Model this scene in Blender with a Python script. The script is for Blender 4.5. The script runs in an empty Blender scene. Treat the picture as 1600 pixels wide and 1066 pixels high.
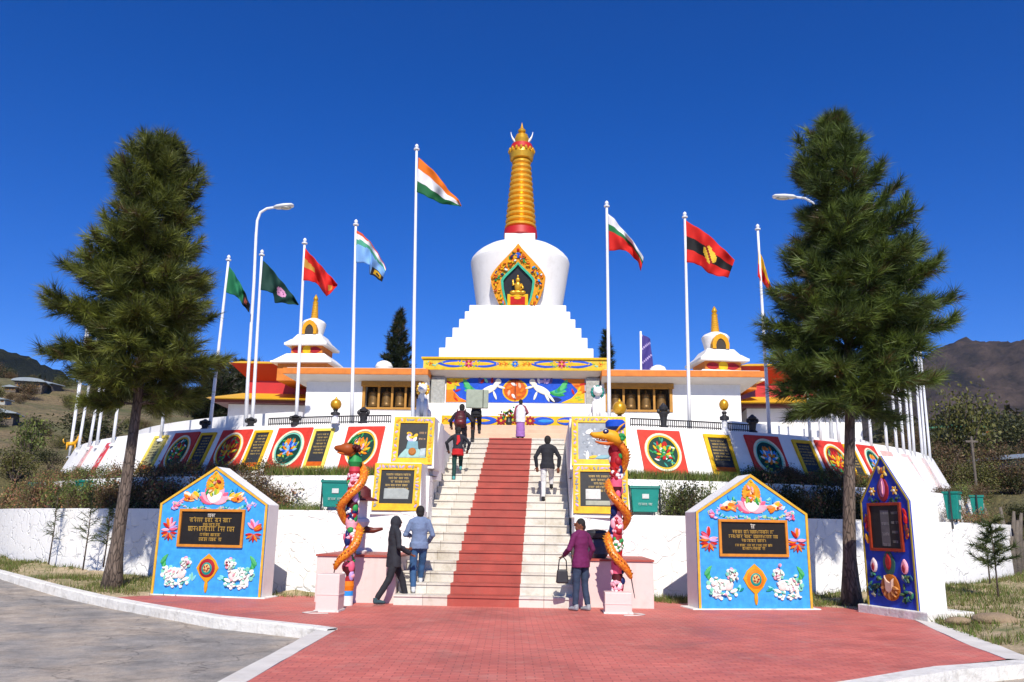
import bpy, math, random
from mathutils import Vector, Matrix, noise
import numpy as np

scene = bpy.context.scene
COL = scene.collection
rad = math.radians

# ------------------------------------------------------------------ camera, sky, sun, exposure
F_PX, PITCH, ROLL, EYE = 1280.0, rad(12.77), 0.016, 1.55
cp, sp, cr, sr = math.cos(PITCH), math.sin(PITCH), math.cos(ROLL), math.sin(ROLL)
V_F = Vector((0, cp, sp)); _u0 = Vector((0, -sp, cp)); _r0 = Vector((1, 0, 0))
V_R = _r0 * cr + _u0 * sr; V_U = _u0 * cr - _r0 * sr
EYE_P = Vector((0, 0, EYE))
cam_d = bpy.data.cameras.new("camera"); cam = bpy.data.objects.new("camera", cam_d); COL.objects.link(cam)
cam_d.sensor_width = 36; cam_d.lens = 36 * F_PX / 1600; cam_d.clip_start = 0.1; cam_d.clip_end = 12000
cam.matrix_world = Matrix(((V_R.x, V_U.x, -V_F.x, 0), (V_R.y, V_U.y, -V_F.y, 0), (V_R.z, V_U.z, -V_F.z, EYE), (0, 0, 0, 1)))
scene.camera = cam

SUN_EL, SUN_AZ = rad(42), rad(5)      # azimuth: sun stands behind the camera, a little to the right
sun_dir = Vector((math.sin(SUN_AZ) * math.cos(SUN_EL), -math.cos(SUN_AZ) * math.cos(SUN_EL), math.sin(SUN_EL)))
world = bpy.data.worlds.new("World"); scene.world = world; world.use_nodes = True
wt = world.node_tree; bg = wt.nodes["Background"]
sky = wt.nodes.new("ShaderNodeTexSky"); sky.sky_type = 'NISHITA'; sky.sun_disc = False
sky.sun_elevation = SUN_EL; sky.sun_rotation = math.pi - SUN_AZ; sky.altitude = 3000
sky.air_density = 1.0; sky.dust_density = 0.0; sky.ozone_density = 4.0
hsv = wt.nodes.new("ShaderNodeHueSaturation"); hsv.inputs["Saturation"].default_value = 1.34; hsv.inputs["Value"].default_value = .78; hsv.inputs["Hue"].default_value = .518; wt.links.new(sky.outputs[0], hsv.inputs["Color"])
wt.links.new(hsv.outputs[0], bg.inputs[0]); bg.inputs[1].default_value = 0.15
sl = bpy.data.lights.new("sun", 'SUN'); sl.energy = 4.4; sl.angle = rad(0.5); sl.color = (1, .94, .84)
so = bpy.data.objects.new("sun", sl); COL.objects.link(so)
so.rotation_euler = (-sun_dir).to_track_quat('-Z', 'Y').to_euler(); so.location = sun_dir * 60
scene.view_settings.view_transform = 'Standard'; scene.view_settings.look = 'None'
scene.view_settings.exposure = 0.45; scene.view_settings.gamma = 1
scene.cycles.max_bounces = 6; scene.cycles.transparent_max_bounces = 6


def ray(u, v): return V_F + V_R * ((u - 800) / F_PX) + V_U * ((533 - v) / F_PX)
def P(u, v, Y):
    d = ray(u, v); return EYE_P + d * (Y / d.y)
def PZ(u, v, z=0.0):
    d = ray(u, v); return EYE_P + d * ((z - EYE) / d.z)
def proj(p):
    q = Vector(p) - EYE_P; w = q.dot(V_F)
    return 800 + F_PX * q.dot(V_R) / w, 533 - F_PX * q.dot(V_U) / w

# site frame: a = right across the stairs, b = along the stairs axis away from the viewer
TH = rad(2.7)
AX = Vector((math.sin(TH), math.cos(TH), 0)); AP = Vector((math.cos(TH), -math.sin(TH), 0)); AO = Vector((-.52, 16.9, 0))
def W(a, b, z=0.0): return AO + AP * a + AX * b + Vector((0, 0, z))
CB = 20.1
def Rr(R0, ph): return R0 + (1.9 if ph < 0 else 0.9) * (ph / 1.047) ** 2
def mp(R0, ph, z):
    r = Rr(R0, ph); return W(r * math.sin(ph), CB - r * math.cos(ph), z)
def phi_u(u, R0, z):
    best = None
    for i in range(-760, 761):
        ph = rad(i * .1); e = abs(proj(mp(R0, ph, z))[0] - u)
        if best is None or e < best[0] - 1e-6: best = (e, ph)
    return best[1]

# ------------------------------------------------------------------ colours and materials
def lin(h):
    c = [int(h[i:i + 2], 16) / 255 for i in (0, 2, 4)]
    return tuple(x / 12.92 if x <= .04045 else ((x + .055) / 1.055) ** 2.4 for x in c)
K = {k: lin(h) for k, h in dict(white='e8e6e2', cream='e6dcbc', yellow='e3b21c', gold='d8981c', orange='e07a1a', deep='c65a14', red='b8201c',
     crimson='9c1f28', pink='e0607e', rose='f0a6b4', lilac='b79cd2', violet='5b4a8c', blue='1d4fc0', navy='16265c', sky='2f8fdc', teal='128a80', green='2b8f4a',
     lime='96b83c', dkgreen='0f3b33', black='121212', grey='8d9094', brown='6a3c1c', maroon='4a1418', tan='c79a68', mint='7cc6b0', face='3f9ce4',
     skin='7a4a32', dark='1b1c20').items()}

def new_mat(name):
    m = bpy.data.materials.new(name); m.use_nodes = True
    nt = m.node_tree; b = nt.nodes["Principled BSDF"]
    return m, nt, b
def N(nt, t, **kw):
    n = nt.nodes.new(t)
    for k, v in kw.items():
        if k in n.inputs.keys(): n.inputs[k].default_value = v
        else: setattr(n, k, v)
    return n
def coords(nt, scale=1.0):
    t = N(nt, "ShaderNodeTexCoord"); mp_ = N(nt, "ShaderNodeMapping"); mp_.inputs[3].default_value = (scale,) * 3
    nt.links.new(t.outputs["Object"], mp_.inputs[0]); return mp_.outputs[0]
def ramp(nt, fac, stops):
    r = N(nt, "ShaderNodeValToRGB"); cr_ = r.color_ramp
    while len(cr_.elements) < len(stops): cr_.elements.new(.5)
    for e, (p, c) in zip(cr_.elements, stops):
        e.position = p; e.color = (c[0], c[1], c[2], 1) if not isinstance(c, (int, float)) else (c, c, c, 1)
    nt.links.new(fac, r.inputs[0]); return r.outputs[0]
def mixc(nt, fac, a, b, mode='MIX'):
    m = N(nt, "ShaderNodeMix", data_type='RGBA', blend_type=mode)
    for s, i in ((fac, 0), (a, 6), (b, 7)):
        if isinstance(s, (int, float)): m.inputs[i].default_value = s
        elif isinstance(s, tuple): m.inputs[i].default_value = (s[0], s[1], s[2], 1)
        else: nt.links.new(s, m.inputs[i])
    return m.outputs[2]
def bump(nt, b, h, strength=.3, dist=.02):
    n = N(nt, "ShaderNodeBump", Strength=strength, Distance=dist); nt.links.new(h, n.inputs["Height"]); nt.links.new(n.outputs[0], b.inputs["Normal"])
def nz(nt, co, s, d=4, r=.6):
    n = N(nt, "ShaderNodeTexNoise", Scale=s, Detail=d, Roughness=r); nt.links.new(co, n.inputs["Vector"]); return n.outputs[0]

def m_plain(name, c, rough=.6, var=.18, scale=3, bs=.15, bd=.01, metal=0.0, dirt=None, bscale=30):
    m, nt, b = new_mat(name); co = coords(nt)
    f = ramp(nt, nz(nt, co, scale), [(.3, 1 - var), (.7, 1.0)])
    col = mixc(nt, 1.0, c, f, 'MULTIPLY')
    if dirt:
        d = ramp(nt, nz(nt, co, scale * 1.7, 6, .7), [(.52, 0.0), (.75, .6)])
        col = mixc(nt, d, col, dirt)
    if dirt:
        mq = N(nt, "ShaderNodeMapping"); mq.inputs[3].default_value = (2.6, 2.6, .22); nt.links.new(co, mq.inputs[0])
        col = mixc(nt, ramp(nt, nz(nt, mq.outputs[0], 1.6, 6, .7), [(.54, 0.0), (.74, .4)]), col, dirt)
    nt.links.new(col, b.inputs["Base Color"]); b.inputs["Roughness"].default_value = rough; b.inputs["Metallic"].default_value = metal
    bump(nt, b, nz(nt, co, bscale), bs, bd); return m
def m_attr(name, rough=.5, var=.15, scale=6, bs=.2, bd=.006, bscale=40, metal=0.0, transl=0.0, spec=None):
    m, nt, b = new_mat(name); co = coords(nt)
    a = N(nt, "ShaderNodeAttribute", attribute_name="Col")
    f = ramp(nt, nz(nt, co, scale), [(.3, 1 - var), (.7, 1.05)])
    col = mixc(nt, 1.0, a.outputs["Color"], f, 'MULTIPLY')
    nt.links.new(col, b.inputs["Base Color"]); b.inputs["Roughness"].default_value = rough; b.inputs["Metallic"].default_value = metal
    if spec is not None: b.inputs["Specular IOR Level"].default_value = spec
    if bs: bump(nt, b, nz(nt, co, bscale), bs, bd)
    if transl:
        t = N(nt, "ShaderNodeBsdfTranslucent"); nt.links.new(col, t.inputs[0])
        mx = N(nt, "ShaderNodeMixShader"); mx.inputs[0].default_value = transl
        nt.links.new(b.outputs[0], mx.inputs[1]); nt.links.new(t.outputs[0], mx.inputs[2])
        nt.links.new(mx.outputs[0], nt.nodes["Material Output"].inputs[0])
    return m

def m_stonewall():
    m, nt, b = new_mat("white_painted_stone"); co = coords(nt)
    d = N(nt, "ShaderNodeTexNoise", Scale=2.0, Detail=3); nt.links.new(co, d.inputs["Vector"])
    add = N(nt, "ShaderNodeVectorMath", operation='MULTIPLY_ADD'); nt.links.new(d.outputs["Color"], add.inputs[0]); add.inputs[1].default_value = (.42,) * 3; nt.links.new(co, add.inputs[2])
    vo = N(nt, "ShaderNodeTexVoronoi", feature='DISTANCE_TO_EDGE', Scale=2.5); nt.links.new(add.outputs[0], vo.inputs["Vector"])
    v2 = N(nt, "ShaderNodeTexVoronoi", feature='F1', Scale=2.5); nt.links.new(add.outputs[0], v2.inputs["Vector"])
    edge = ramp(nt, vo.outputs[0], [(0.0, 0.0), (.028, .6), (.07, 1.0)])
    brk = ramp(nt, nz(nt, co, 3.1), [(.42, 0.0), (.56, 1.0)])
    e2 = mixc(nt, brk, (1, 1, 1), edge)
    face = mixc(nt, .25, e2, v2.outputs["Color"], 'MULTIPLY')
    dirt = ramp(nt, nz(nt, co, 1.3, 6, .7), [(.55, 0.0), (.8, .35)])
    col = mixc(nt, dirt, K['white'], (.52, .49, .44))
    joint_shade = ramp(nt, vo.outputs[0], [(0.0, .66), (.012, 1.0)])  # stone joints darkened in the colour, as thin shadow lines
    joint_shade = mixc(nt, brk, (1, 1, 1), joint_shade)
    col = mixc(nt, 1.0, col, joint_shade, 'MULTIPLY')
    nt.links.new(col, b.inputs["Base Color"]); b.inputs["Roughness"].default_value = .7
    hh = mixc(nt, .15, face, nz(nt, co, 22), 'MIX')
    bump(nt, b, hh, .55, .05); return m
def m_brick():
    m, nt, b = new_mat("red_pavers"); co = coords(nt)
    br = N(nt, "ShaderNodeTexBrick"); nt.links.new(co, br.inputs["Vector"])
    br.inputs["Scale"].default_value = 1.0; br.inputs["Brick Width"].default_value = .2; br.inputs["Row Height"].default_value = .1
    br.inputs["Mortar Size"].default_value = .006; br.inputs["Color1"].default_value = (.55, .15, .115, 1); br.inputs["Color2"].default_value = (.48, .115, .088, 1); br.inputs["Mortar"].default_value = (.30, .075, .06, 1)
    w = ramp(nt, nz(nt, co, .55, 9, .72), [(.3, .66), (.48, 1.0), (.7, 1.28)])
    col = mixc(nt, 1.0, br.outputs[0], w, 'MULTIPLY')
    du = ramp(nt, nz(nt, co, 1.7, 8, .75), [(.54, 0.0), (.72, .5)])
    col = mixc(nt, du, col, (.50, .27, .21))
    nt.links.new(col, b.inputs["Base Color"])
    nt.links.new(ramp(nt, nz(nt, co, 1.1, 5), [(.35, .5), (.65, .8)]), b.inputs["Roughness"])
    h = mixc(nt, .3, br.outputs["Fac"], nz(nt, co, 60)); 
    inv = N(nt, "ShaderNodeInvert"); nt.links.new(h, inv.inputs[1]); bump(nt, b, inv.outputs[0], .4, .006); return m
def m_asphalt():
    m, nt, b = new_mat("asphalt"); co = coords(nt)
    c = ramp(nt, nz(nt, co, .42, 10, .72), [(.3, (.15, .142, .132)), (.45, (.26, .24, .215)), (.57, (.37, .31, .245)), (.72, (.22, .205, .185))])
    g = ramp(nt, nz(nt, co, 90, 2), [(.3, .7), (.7, 1.25)])
    st = ramp(nt, nz(nt, co, 6, 5, .75), [(.62, 0.0), (.7, .5)])
    pt = ramp(nt, nz(nt, co, 1.8, 9, .8), [(.38, .72), (.5, 1.0), (.64, 1.3)]); c = mixc(nt, 1.0, c, pt, 'MULTIPLY')
    vk = N(nt, "ShaderNodeTexVoronoi", feature='DISTANCE_TO_EDGE', Scale=.55); dk = N(nt, "ShaderNodeVectorMath", operation='MULTIPLY_ADD'); nk = N(nt, "ShaderNodeTexNoise", Scale=1.4, Detail=6); nt.links.new(co, nk.inputs["Vector"]); nt.links.new(nk.outputs["Color"], dk.inputs[0]); dk.inputs[1].default_value = (1.1,) * 3; nt.links.new(co, dk.inputs[2]); nt.links.new(dk.outputs[0], vk.inputs["Vector"])
    c = mixc(nt, 1.0, c, ramp(nt, vk.outputs[0], [(0.0, .5), (.012, 1.0)]), 'MULTIPLY')
    c = mixc(nt, st, c, (.42, .35, .27))
    nt.links.new(mixc(nt, 1.0, c, g, 'MULTIPLY'), b.inputs["Base Color"]); b.inputs["Roughness"].default_value = .85
    bump(nt, b, nz(nt, co, 70, 3), .5, .01); return m
def m_marble(name, c1, c2, tile):
    m, nt, b = new_mat(name); co = coords(nt)
    f = nz(nt, co, 1.6, 8, .7)
    c = ramp(nt, f, [(.32, c2), (.5, c1), (.72, tuple(x * 1.05 for x in c1))])
    sh_ = N(nt, "ShaderNodeVectorMath", operation='ADD'); nt.links.new(co, sh_.inputs[0]); sh_.inputs[1].default_value = (.37, 15, 0)
    br = N(nt, "ShaderNodeTexBrick"); nt.links.new(sh_.outputs[0], br.inputs["Vector"]); br.inputs["Scale"].default_value = 1; br.inputs["Brick Width"].default_value = tile; br.inputs["Row Height"].default_value = 50
    br.inputs["Mortar Size"].default_value = .006; br.inputs["Color1"].default_value = (1, 1, 1, 1); br.inputs["Color2"].default_value = (.78, .75, .68, 1); br.inputs["Mortar"].default_value = (.45, .42, .38, 1); br.offset = 0
    c = mixc(nt, 1.0, c, br.outputs[0], 'MULTIPLY')
    d = ramp(nt, nz(nt, co, 3.2, 8, .78), [(.52, 0.0), (.68, .6)])
    c = mixc(nt, d, c, (.40, .35, .27))
    nt.links.new(c, b.inputs["Base Color"]); b.inputs["Roughness"].default_value = .45; bump(nt, b, f, .1, .01); return m
def m_bark():
    m, nt, b = new_mat("pine_bark"); co = coords(nt)
    mpn = N(nt, "ShaderNodeMapping"); mpn.inputs[3].default_value = (9, 9, 2.2); nt.links.new(co, mpn.inputs[0])
    vo = N(nt, "ShaderNodeTexVoronoi", feature='DISTANCE_TO_EDGE', Scale=1.6); nt.links.new(mpn.outputs[0], vo.inputs["Vector"])
    n1 = nz(nt, mpn.outputs[0], 1.2, 7, .7)
    c = ramp(nt, n1, [(.3, (.05, .035, .025)), (.55, (.15, .11, .085)), (.75, (.24, .19, .15))])
    e = ramp(nt, vo.outputs[0], [(0.0, .35), (.12, 1.0)])
    nt.links.new(mixc(nt, 1.0, c, e, 'MULTIPLY'), b.inputs["Base Color"]); b.inputs["Roughness"].default_value = .9
    bump(nt, b, mixc(nt, .5, e, n1), .9, .04); return m
def m_ground(name, c_dirt, c_grass, c_dry, s=.5, bd=.05):
    m, nt, b = new_mat(name); co = coords(nt)
    f = nz(nt, co, s, 9, .68)
    c = ramp(nt, f, [(.34, c_grass), (.47, c_dry), (.58, c_dirt), (.75, c_dry)])
    g = ramp(nt, nz(nt, co, s * 22, 5, .7), [(.3, .55), (.7, 1.3)])
    nt.links.new(mixc(nt, 1.0, c, g, 'MULTIPLY'), b.inputs["Base Color"]); b.inputs["Roughness"].default_value = .95
    bump(nt, b, nz(nt, co, s * 30, 6, .7), .8, bd); return m
def m_mountain(name, c1, c2, s):
    m, nt, b = new_mat(name); co = coords(nt)
    mpn = N(nt, "ShaderNodeMapping"); mpn.inputs[3].default_value = (1, 1, .45); nt.links.new(co, mpn.inputs[0])
    f = nz(nt, mpn.outputs[0], s, 12, .7)
    c = ramp(nt, f, [(.35, c1), (.55, c2), (.66, tuple(x * 1.5 for x in c2)), (.8, c1)])
    sp_ = ramp(nt, nz(nt, mpn.outputs[0], s * 5, 5, .8), [(.70, 0.0), (.76, .5)])
    c = mixc(nt, sp_, c, (.16, .12, .09))
    nt.links.new(c, b.inputs["Base Color"]); b.inputs["Roughness"].default_value = 1; b.inputs["Specular IOR Level"].default_value = 0
    bump(nt, b, nz(nt, co, s * 6, 8, .75), 1.0, 14); return m
def m_scales(name, c1, c2):
    m, nt, b = new_mat(name); co = coords(nt)
    vo = N(nt, "ShaderNodeTexVoronoi", feature='F1', Scale=26); nt.links.new(co, vo.inputs["Vector"])
    c = ramp(nt, vo.outputs["Distance"], [(.1, c1), (.6, c2)])
    c = mixc(nt, ramp(nt, nz(nt, co, 5), [(.46, 0.0), (.66, .6)]), c, K['deep'])
    nt.links.new(c, b.inputs["Base Color"]); b.inputs["Roughness"].default_value = .32
    inv = N(nt, "ShaderNodeInvert"); nt.links.new(vo.outputs["Distance"], inv.inputs[1]); bump(nt, b, inv.outputs[0], .6, .012); return m

M = dict(
    paint=m_attr("gloss_paint", .5, .25, 8, spec=.22), cloth=m_attr("flag_cloth", .8, .08, 4, .25, .004, 120, transl=.3), leaf=m_attr("leaf", .55, .3, 2, 0, transl=.25, spec=.3),
    needle=m_attr("pine_needle", .5, .35, 1.3, 0, transl=.3, spec=.4), garment=m_attr("garment", .85, .18, 9, .5, .015, 26), skin=m_plain("skin", K['skin'], .5, .12, 14, .1, .002),
    white=m_plain("white_plaster", K['white'], .65, .07, 1.2, .25, .012, dirt=(.62, .6, .56), bscale=9), wallp=m_stonewall(), brick=m_brick(), asphalt=m_asphalt(),
    marble=m_marble("marble_step", (.62, .58, .51), (.42, .37, .29), .8), redstep=m_plain("red_step_paint", (.40, .068, .045), .55, .3, 2.2, .2, .01, dirt=(.30, .085, .06)),
    beige=m_plain("beige_stone", lin('cfb196'), .6, .2, 2, .2, .01), kerb=m_plain("kerb_whitewash", lin('e2dfd8'), .75, .2, 2.6, .6, .03, dirt=(.26, .22, .17), bscale=14),
    flush=m_plain("flush_kerb", lin('d9d4cc'), .75, .2, 2, .3, .01, dirt=(.5, .44, .36)), pinkstone=m_plain("pink_painted_plaster", lin('dcc4bd'), .5, .12, 1.6, .2, .01, dirt=(.5, .4, .36)),
    bark=m_bark(), pole=m_plain("white_pole_paint", lin('e4e6ea'), .35, .1, 3, .05, .003), gold=m_plain("gilding", lin('dca428'), .3, .2, 7, .2, .01, metal=.45),
    goldp=m_plain("gold_paint", lin('efb234'), .25, .2, 8, .25, .01, metal=.4), blackish=m_plain("near_black", (.012, .012, .014), .4, .3, 20, .05, .002),
    dragon=m_scales("dragon_scales", lin('eba826'), lin('c8661a')), soil=m_plain("soil", (.10, .065, .04), .95, .4, 4, .8, .05),
    bank=m_ground("bank_ground", (.52, .40, .25), (.13, .16, .045), (.36, .29, .15), .8, .04), hill=m_ground("hill_ground", (.25, .18, .09), (.095, .11, .03), (.16, .14, .055), .09, .6),
    mtR=m_mountain("mountain_forest", (.02, .02, .016), (.10, .072, .055), .014), mtL=m_mountain("mountain_woods", (.014, .02, .016), (.035, .042, .028), .02),
    yroof=m_plain("yellow_roof", lin('e2b01e'), .4, .15, 2, .1, .01), oband=m_plain("orange_fascia", lin('d87a20'), .6, .3, 3, .4, .02), red=m_plain("red_wall_paint", lin('b81a16'), .5, .15, 2, .1, .01),
    dred=m_plain("dark_red_timber", (.12, .02, .016), .5, .2, 3, .1, .01), brass=m_plain("prayer_wheel_brass", lin('8a6a3c'), .4, .35, 12, .3, .01, metal=.5), wood=m_plain("ochre_timber", lin('b57f28'), .55, .25, 4, .2, .01),
    recess_shade=m_plain("shade_backing", (.05, .035, .025), .8, .3, 4, .1, .01), teal=m_plain("teal_plastic", lin('0f8478'), .45, .18, 4, .1, .01), iron=m_plain("dark_iron", (.025, .025, .028), .5, .3, 8, .2, .01),  # recess backing: shade of the openings put into its colour
    tileroof=m_plain("tin_roof", lin('8b959c'), .5, .25, .6, .1, .02), groof=m_plain("green_tin_roof", lin('2f7a58'), .5, .25, .6, .1, .02), stone=m_plain("rubble", lin('9a8468'), .9, .3, 3, .7, .05),
    stoneclad=m_plain("grey_stone_cladding", lin('a9aaa4'), .7, .35, 9, .7, .03, bscale=20), cable=m_plain("pale_cable", lin('cfc9c0'), .5, .1, 4, .05, .002), soffit=m_plain("soffit_plaster", lin('cfc8c0'), .7, .1, 2, .2, .01), darkpole=m_plain("dead_wood", lin('6e655c'), .9, .4, 6, .7, .03),
    lamp=m_plain("lamp_housing", lin('d8dadc'), .35, .1, 4, .05, .003), lens=m_plain("lamp_lens", lin('b8b6a8'), .25, .1, 4, .05, .003))

# ------------------------------------------------------------------ mesh helpers
class MB:
    def __init__(s): s.v, s.f, s.c = [], [], []
    def add(s, vs, fs, c=None):
        o = len(s.v); s.v += [tuple(x) for x in vs]
        for f in fs: s.f.append([i + o for i in f]); s.c.append(c or (.8, .8, .8))
        return s
    def box(s, x0, x1, y0, y1, z0, z1, c=None, top=None):
        tx0, tx1, ty0, ty1 = top or (x0, x1, y0, y1)
        return s.add([(x0, y0, z0), (x1, y0, z0), (x1, y1, z0), (x0, y1, z0), (tx0, ty0, z1), (tx1, ty0, z1), (tx1, ty1, z1), (tx0, ty1, z1)],
                     [(3, 2, 1, 0), (4, 5, 6, 7), (0, 1, 5, 4), (1, 2, 6, 5), (2, 3, 7, 6), (3, 0, 4, 7)], c)
    def frame(s, x0, x1, z0, z1, w, y0, y1, c):
        s.box(x0, x1, y0, y1, z1 - w, z1, c); s.box(x0, x1, y0, y1, z0, z0 + w, c)
        s.box(x0, x0 + w, y0, y1, z0 + w, z1 - w, c); return s.box(x1 - w, x1, y0, y1, z0 + w, z1 - w, c)
    def prism(s, pts, y0, y1, c=None):          # polygon (x, z), front at y0, back at y1; points counter-clockwise seen from -y
        n = len(pts); vs = [(x, y0, z) for x, z in pts] + [(x, y1, z) for x, z in pts]
        return s.add(vs, [list(range(n)), list(range(2 * n - 1, n - 1, -1))] + [(i, i + n, (i + 1) % n + n, (i + 1) % n) for i in range(n)], c)
    def lathe(s, prof, n=24, c=None, o=(0, 0, 0), cols=None, cap=True):
        k = len(prof); vs = []
        for r, z in prof:
            for i in range(n):
                t = 2 * math.pi * i / n; vs.append((o[0] + r * math.cos(t), o[1] + r * math.sin(t), o[2] + z))
        for j in range(k - 1):
            fs = [(i, (i + 1) % n, (i + 1) % n + n, i + n) for i in range(n)]
            b = len(s.v)
            s.add(vs[j * n:(j + 2) * n], fs, cols[j] if cols else c)
        if cap:
            s.add(vs[:n], [list(range(n - 1, -1, -1))], cols[0] if cols else c); s.add(vs[-n:], [list(range(n))], cols[-1] if cols else c)
        return s
    def tube(s, pts, rs, n=8, c=None, cols=None):
        pts = [Vector(p) for p in pts]
        if isinstance(rs, (int, float)): rs = [rs] * len(pts)
        up = Vector((0, 0, 1)); rings = []; prev = None
        for i, p in enumerate(pts):
            d = (pts[min(i + 1, len(pts) - 1)] - pts[max(i - 1, 0)]).normalized()
            if prev is None:
                x = d.cross(up if abs(d.z) < .9 else Vector((0, 1, 0))).normalized()
            else: x = (prev - d * prev.dot(d)).normalized()
            prev = x; y = d.cross(x)
            r = rs[i]; rx, ry = r if isinstance(r, tuple) else (r, r)
            rings.append([p + x * (rx * math.cos(2 * math.pi * k / n)) + y * (ry * math.sin(2 * math.pi * k / n)) for k in range(n)])
        b = len(s.v); s.v += [tuple(q) for r in rings for q in r]
        for j in range(len(pts) - 1):
            for k in range(n):
                s.f.append([b + j * n + k, b + j * n + (k + 1) % n, b + (j + 1) * n + (k + 1) % n, b + (j + 1) * n + k]); s.c.append((cols[j] if cols else c) or (.8, .8, .8))
        s.f.append([b + k for k in range(n - 1, -1, -1)]); s.c.append((cols[0] if cols else c) or (.8, .8, .8))
        s.f.append([b + (len(pts) - 1) * n + k for k in range(n)]); s.c.append((cols[-1] if cols else c) or (.8, .8, .8)); return s
    def ball(s, o, r, n=12, m=8, c=None):
        rx, ry, rz = r if isinstance(r, tuple) else (r, r, r); vs = [(o[0], o[1], o[2] - rz)]
        for j in range(1, m):
            t = math.pi * j / m
            for i in range(n):
                a = 2 * math.pi * i / n; vs.append((o[0] + rx * math.sin(t) * math.cos(a), o[1] + ry * math.sin(t) * math.sin(a), o[2] - rz * math.cos(t)))
        vs.append((o[0], o[1], o[2] + rz)); L = len(vs) - 1
        fs = [(0, 1 + (i + 1) % n, 1 + i) for i in range(n)] + [(L, L - n + i, L - n + (i + 1) % n) for i in range(n)]
        for j in range(m - 2):
            for i in range(n): fs.append((1 + j * n + i, 1 + j * n + (i + 1) % n, 1 + (j + 1) * n + (i + 1) % n, 1 + (j + 1) * n + i))
        return s.add(vs, fs, c)
    # reliefs: shapes in the (x, z) plane standing out towards -y from y = base
    def leaf(s, x, z, ang, L, Wd, c, h=.02, base=0.0, n=10, pt=.6):
        pts = []
        for i in range(2 * n):
            t = i / (2 * n) * 2 * math.pi; px = math.cos(t); pz = math.sin(t) * (1 - pt * max(0, px) ** 2)
            pts.append((px * L / 2, pz * Wd / 2))
        return s.bump_poly([(x + a * math.cos(ang) - b * math.sin(ang), z + a * math.sin(ang) + b * math.cos(ang)) for a, b in pts], c, h, base)
    def disc(s, x, z, r, c, h=.02, base=0.0, n=20, rz=None): return s.bump_poly([(x + r * math.cos(2 * math.pi * i / n), z + (rz or r) * math.sin(2 * math.pi * i / n)) for i in range(n)], c, h, base)
    def bump_poly(s, pts, c, h, base=0.0, inset=.72):
        cx = sum(p[0] for p in pts) / len(pts); cz = sum(p[1] for p in pts) / len(pts); n = len(pts)
        a = [(x, base, z) for x, z in pts]; b = [(cx + (x - cx) * .97, base - h * .7, cz + (z - cz) * .97) for x, z in pts]; d = [(cx + (x - cx) * inset, base - h, cz + (z - cz) * inset) for x, z in pts]
        fs = [(i, (i + 1) % n, n + (i + 1) % n, n + i) for i in range(n)] + [(n + i, n + (i + 1) % n, 2 * n + (i + 1) % n, 2 * n + i) for i in range(n)] + [list(range(2 * n, 3 * n))]
        return s.add(a + b + d, fs, c)
    def ring(s, x, z, rx, rz, w, c, y0, y1, n=32):
        vs = []
        for k in range(n):
            t = 2 * math.pi * k / n; ct, st = math.cos(t), math.sin(t)
            vs += [(x + rx * ct, y1, z + rz * st), (x + rx * ct, y0, z + rz * st), (x + (rx - w) * ct, y0, z + (rz - w) * st), (x + (rx - w) * ct, y1, z + (rz - w) * st)]
        fs = []
        for k in range(n):
            a, b = 4 * k, 4 * ((k + 1) % n)
            for i in range(3): fs.append((a + i, a + i + 1, b + i + 1, b + i)[::-1])
        return s.add(vs, fs, c)
    def mesh(s, name, smooth=False):
        me = bpy.data.meshes.new(name); me.from_pydata(s.v, [], s.f); me.update()
        at = me.color_attributes.new("Col", 'FLOAT_COLOR', 'CORNER')
        ln = np.empty(len(me.polygons), int); me.polygons.foreach_get('loop_total', ln)
        c = np.ones((len(s.c), 4)); c[:, :3] = np.array(s.c)
        at.data.foreach_set('color', np.repeat(c, ln, axis=0).ravel().astype(np.float32))
        if smooth: me.polygons.foreach_set('use_smooth', np.ones(len(me.polygons), bool))
        return me

def obj(name, mb, mat, parent=None, smooth=False, loc=None, bevel=0, auto=None):
    me = mb.mesh(name, smooth or bool(auto)) if isinstance(mb, MB) else mb
    o = bpy.data.objects.new(name, me); COL.objects.link(o)
    if mat is not None and not me.materials: me.materials.append(mat)
    if parent: o.parent = parent
    if loc is not None: o.location = loc
    if auto: me.set_sharp_from_angle(angle=rad(auto))
    if bevel:
        b = o.modifiers.new("bevel", 'BEVEL'); b.width = bevel; b.segments = 2; b.limit_method = 'ANGLE'; b.angle_limit = rad(40)
    return o
def tag(o, label=None, cat=None, group=None, kind=None):
    if label: o['label'] = label
    if cat: o['category'] = cat
    if group: o['group'] = group
    if kind: o['kind'] = kind
    return o
def thing(name, label, cat, loc=(0, 0, 0), rz=0.0, group=None, mat=None):
    o = bpy.data.objects.new(name, None); COL.objects.link(o); o.empty_display_size = .2
    if mat is not None: o.matrix_world = mat
    else: o.location = loc; o.rotation_euler = (0, 0, rz)
    return tag(o, label, cat, group)
def struct(name, mb, mat, **kw): return tag(obj(name, mb, mat, **kw), kind='structure')
def dup(root, loc, rz=0.0, label=None, group=None, scale=None):
    r = root.copy(); COL.objects.link(r); r.location = loc; r.rotation_euler = (0, 0, rz)
    if scale: r.scale = scale
    if label: r['label'] = label
    if group: r['group'] = group
    for ch in list(root.children):
        c = ch.copy(); COL.objects.link(c); c.parent = r
        for g in list(ch.children):
            d = g.copy(); COL.objects.link(d); d.parent = c
    return r
def face_mat(origin, xdir, up):      # frame with x along xdir, z along up, -y outward
    x = Vector(xdir).normalized(); z = (Vector(up) - x * Vector(up).dot(x)).normalized(); y = z.cross(x)
    return Matrix(((x.x, y.x, z.x, origin[0]), (x.y, y.y, z.y, origin[1]), (x.z, y.z, z.z, origin[2]), (0, 0, 0, 1)))

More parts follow.
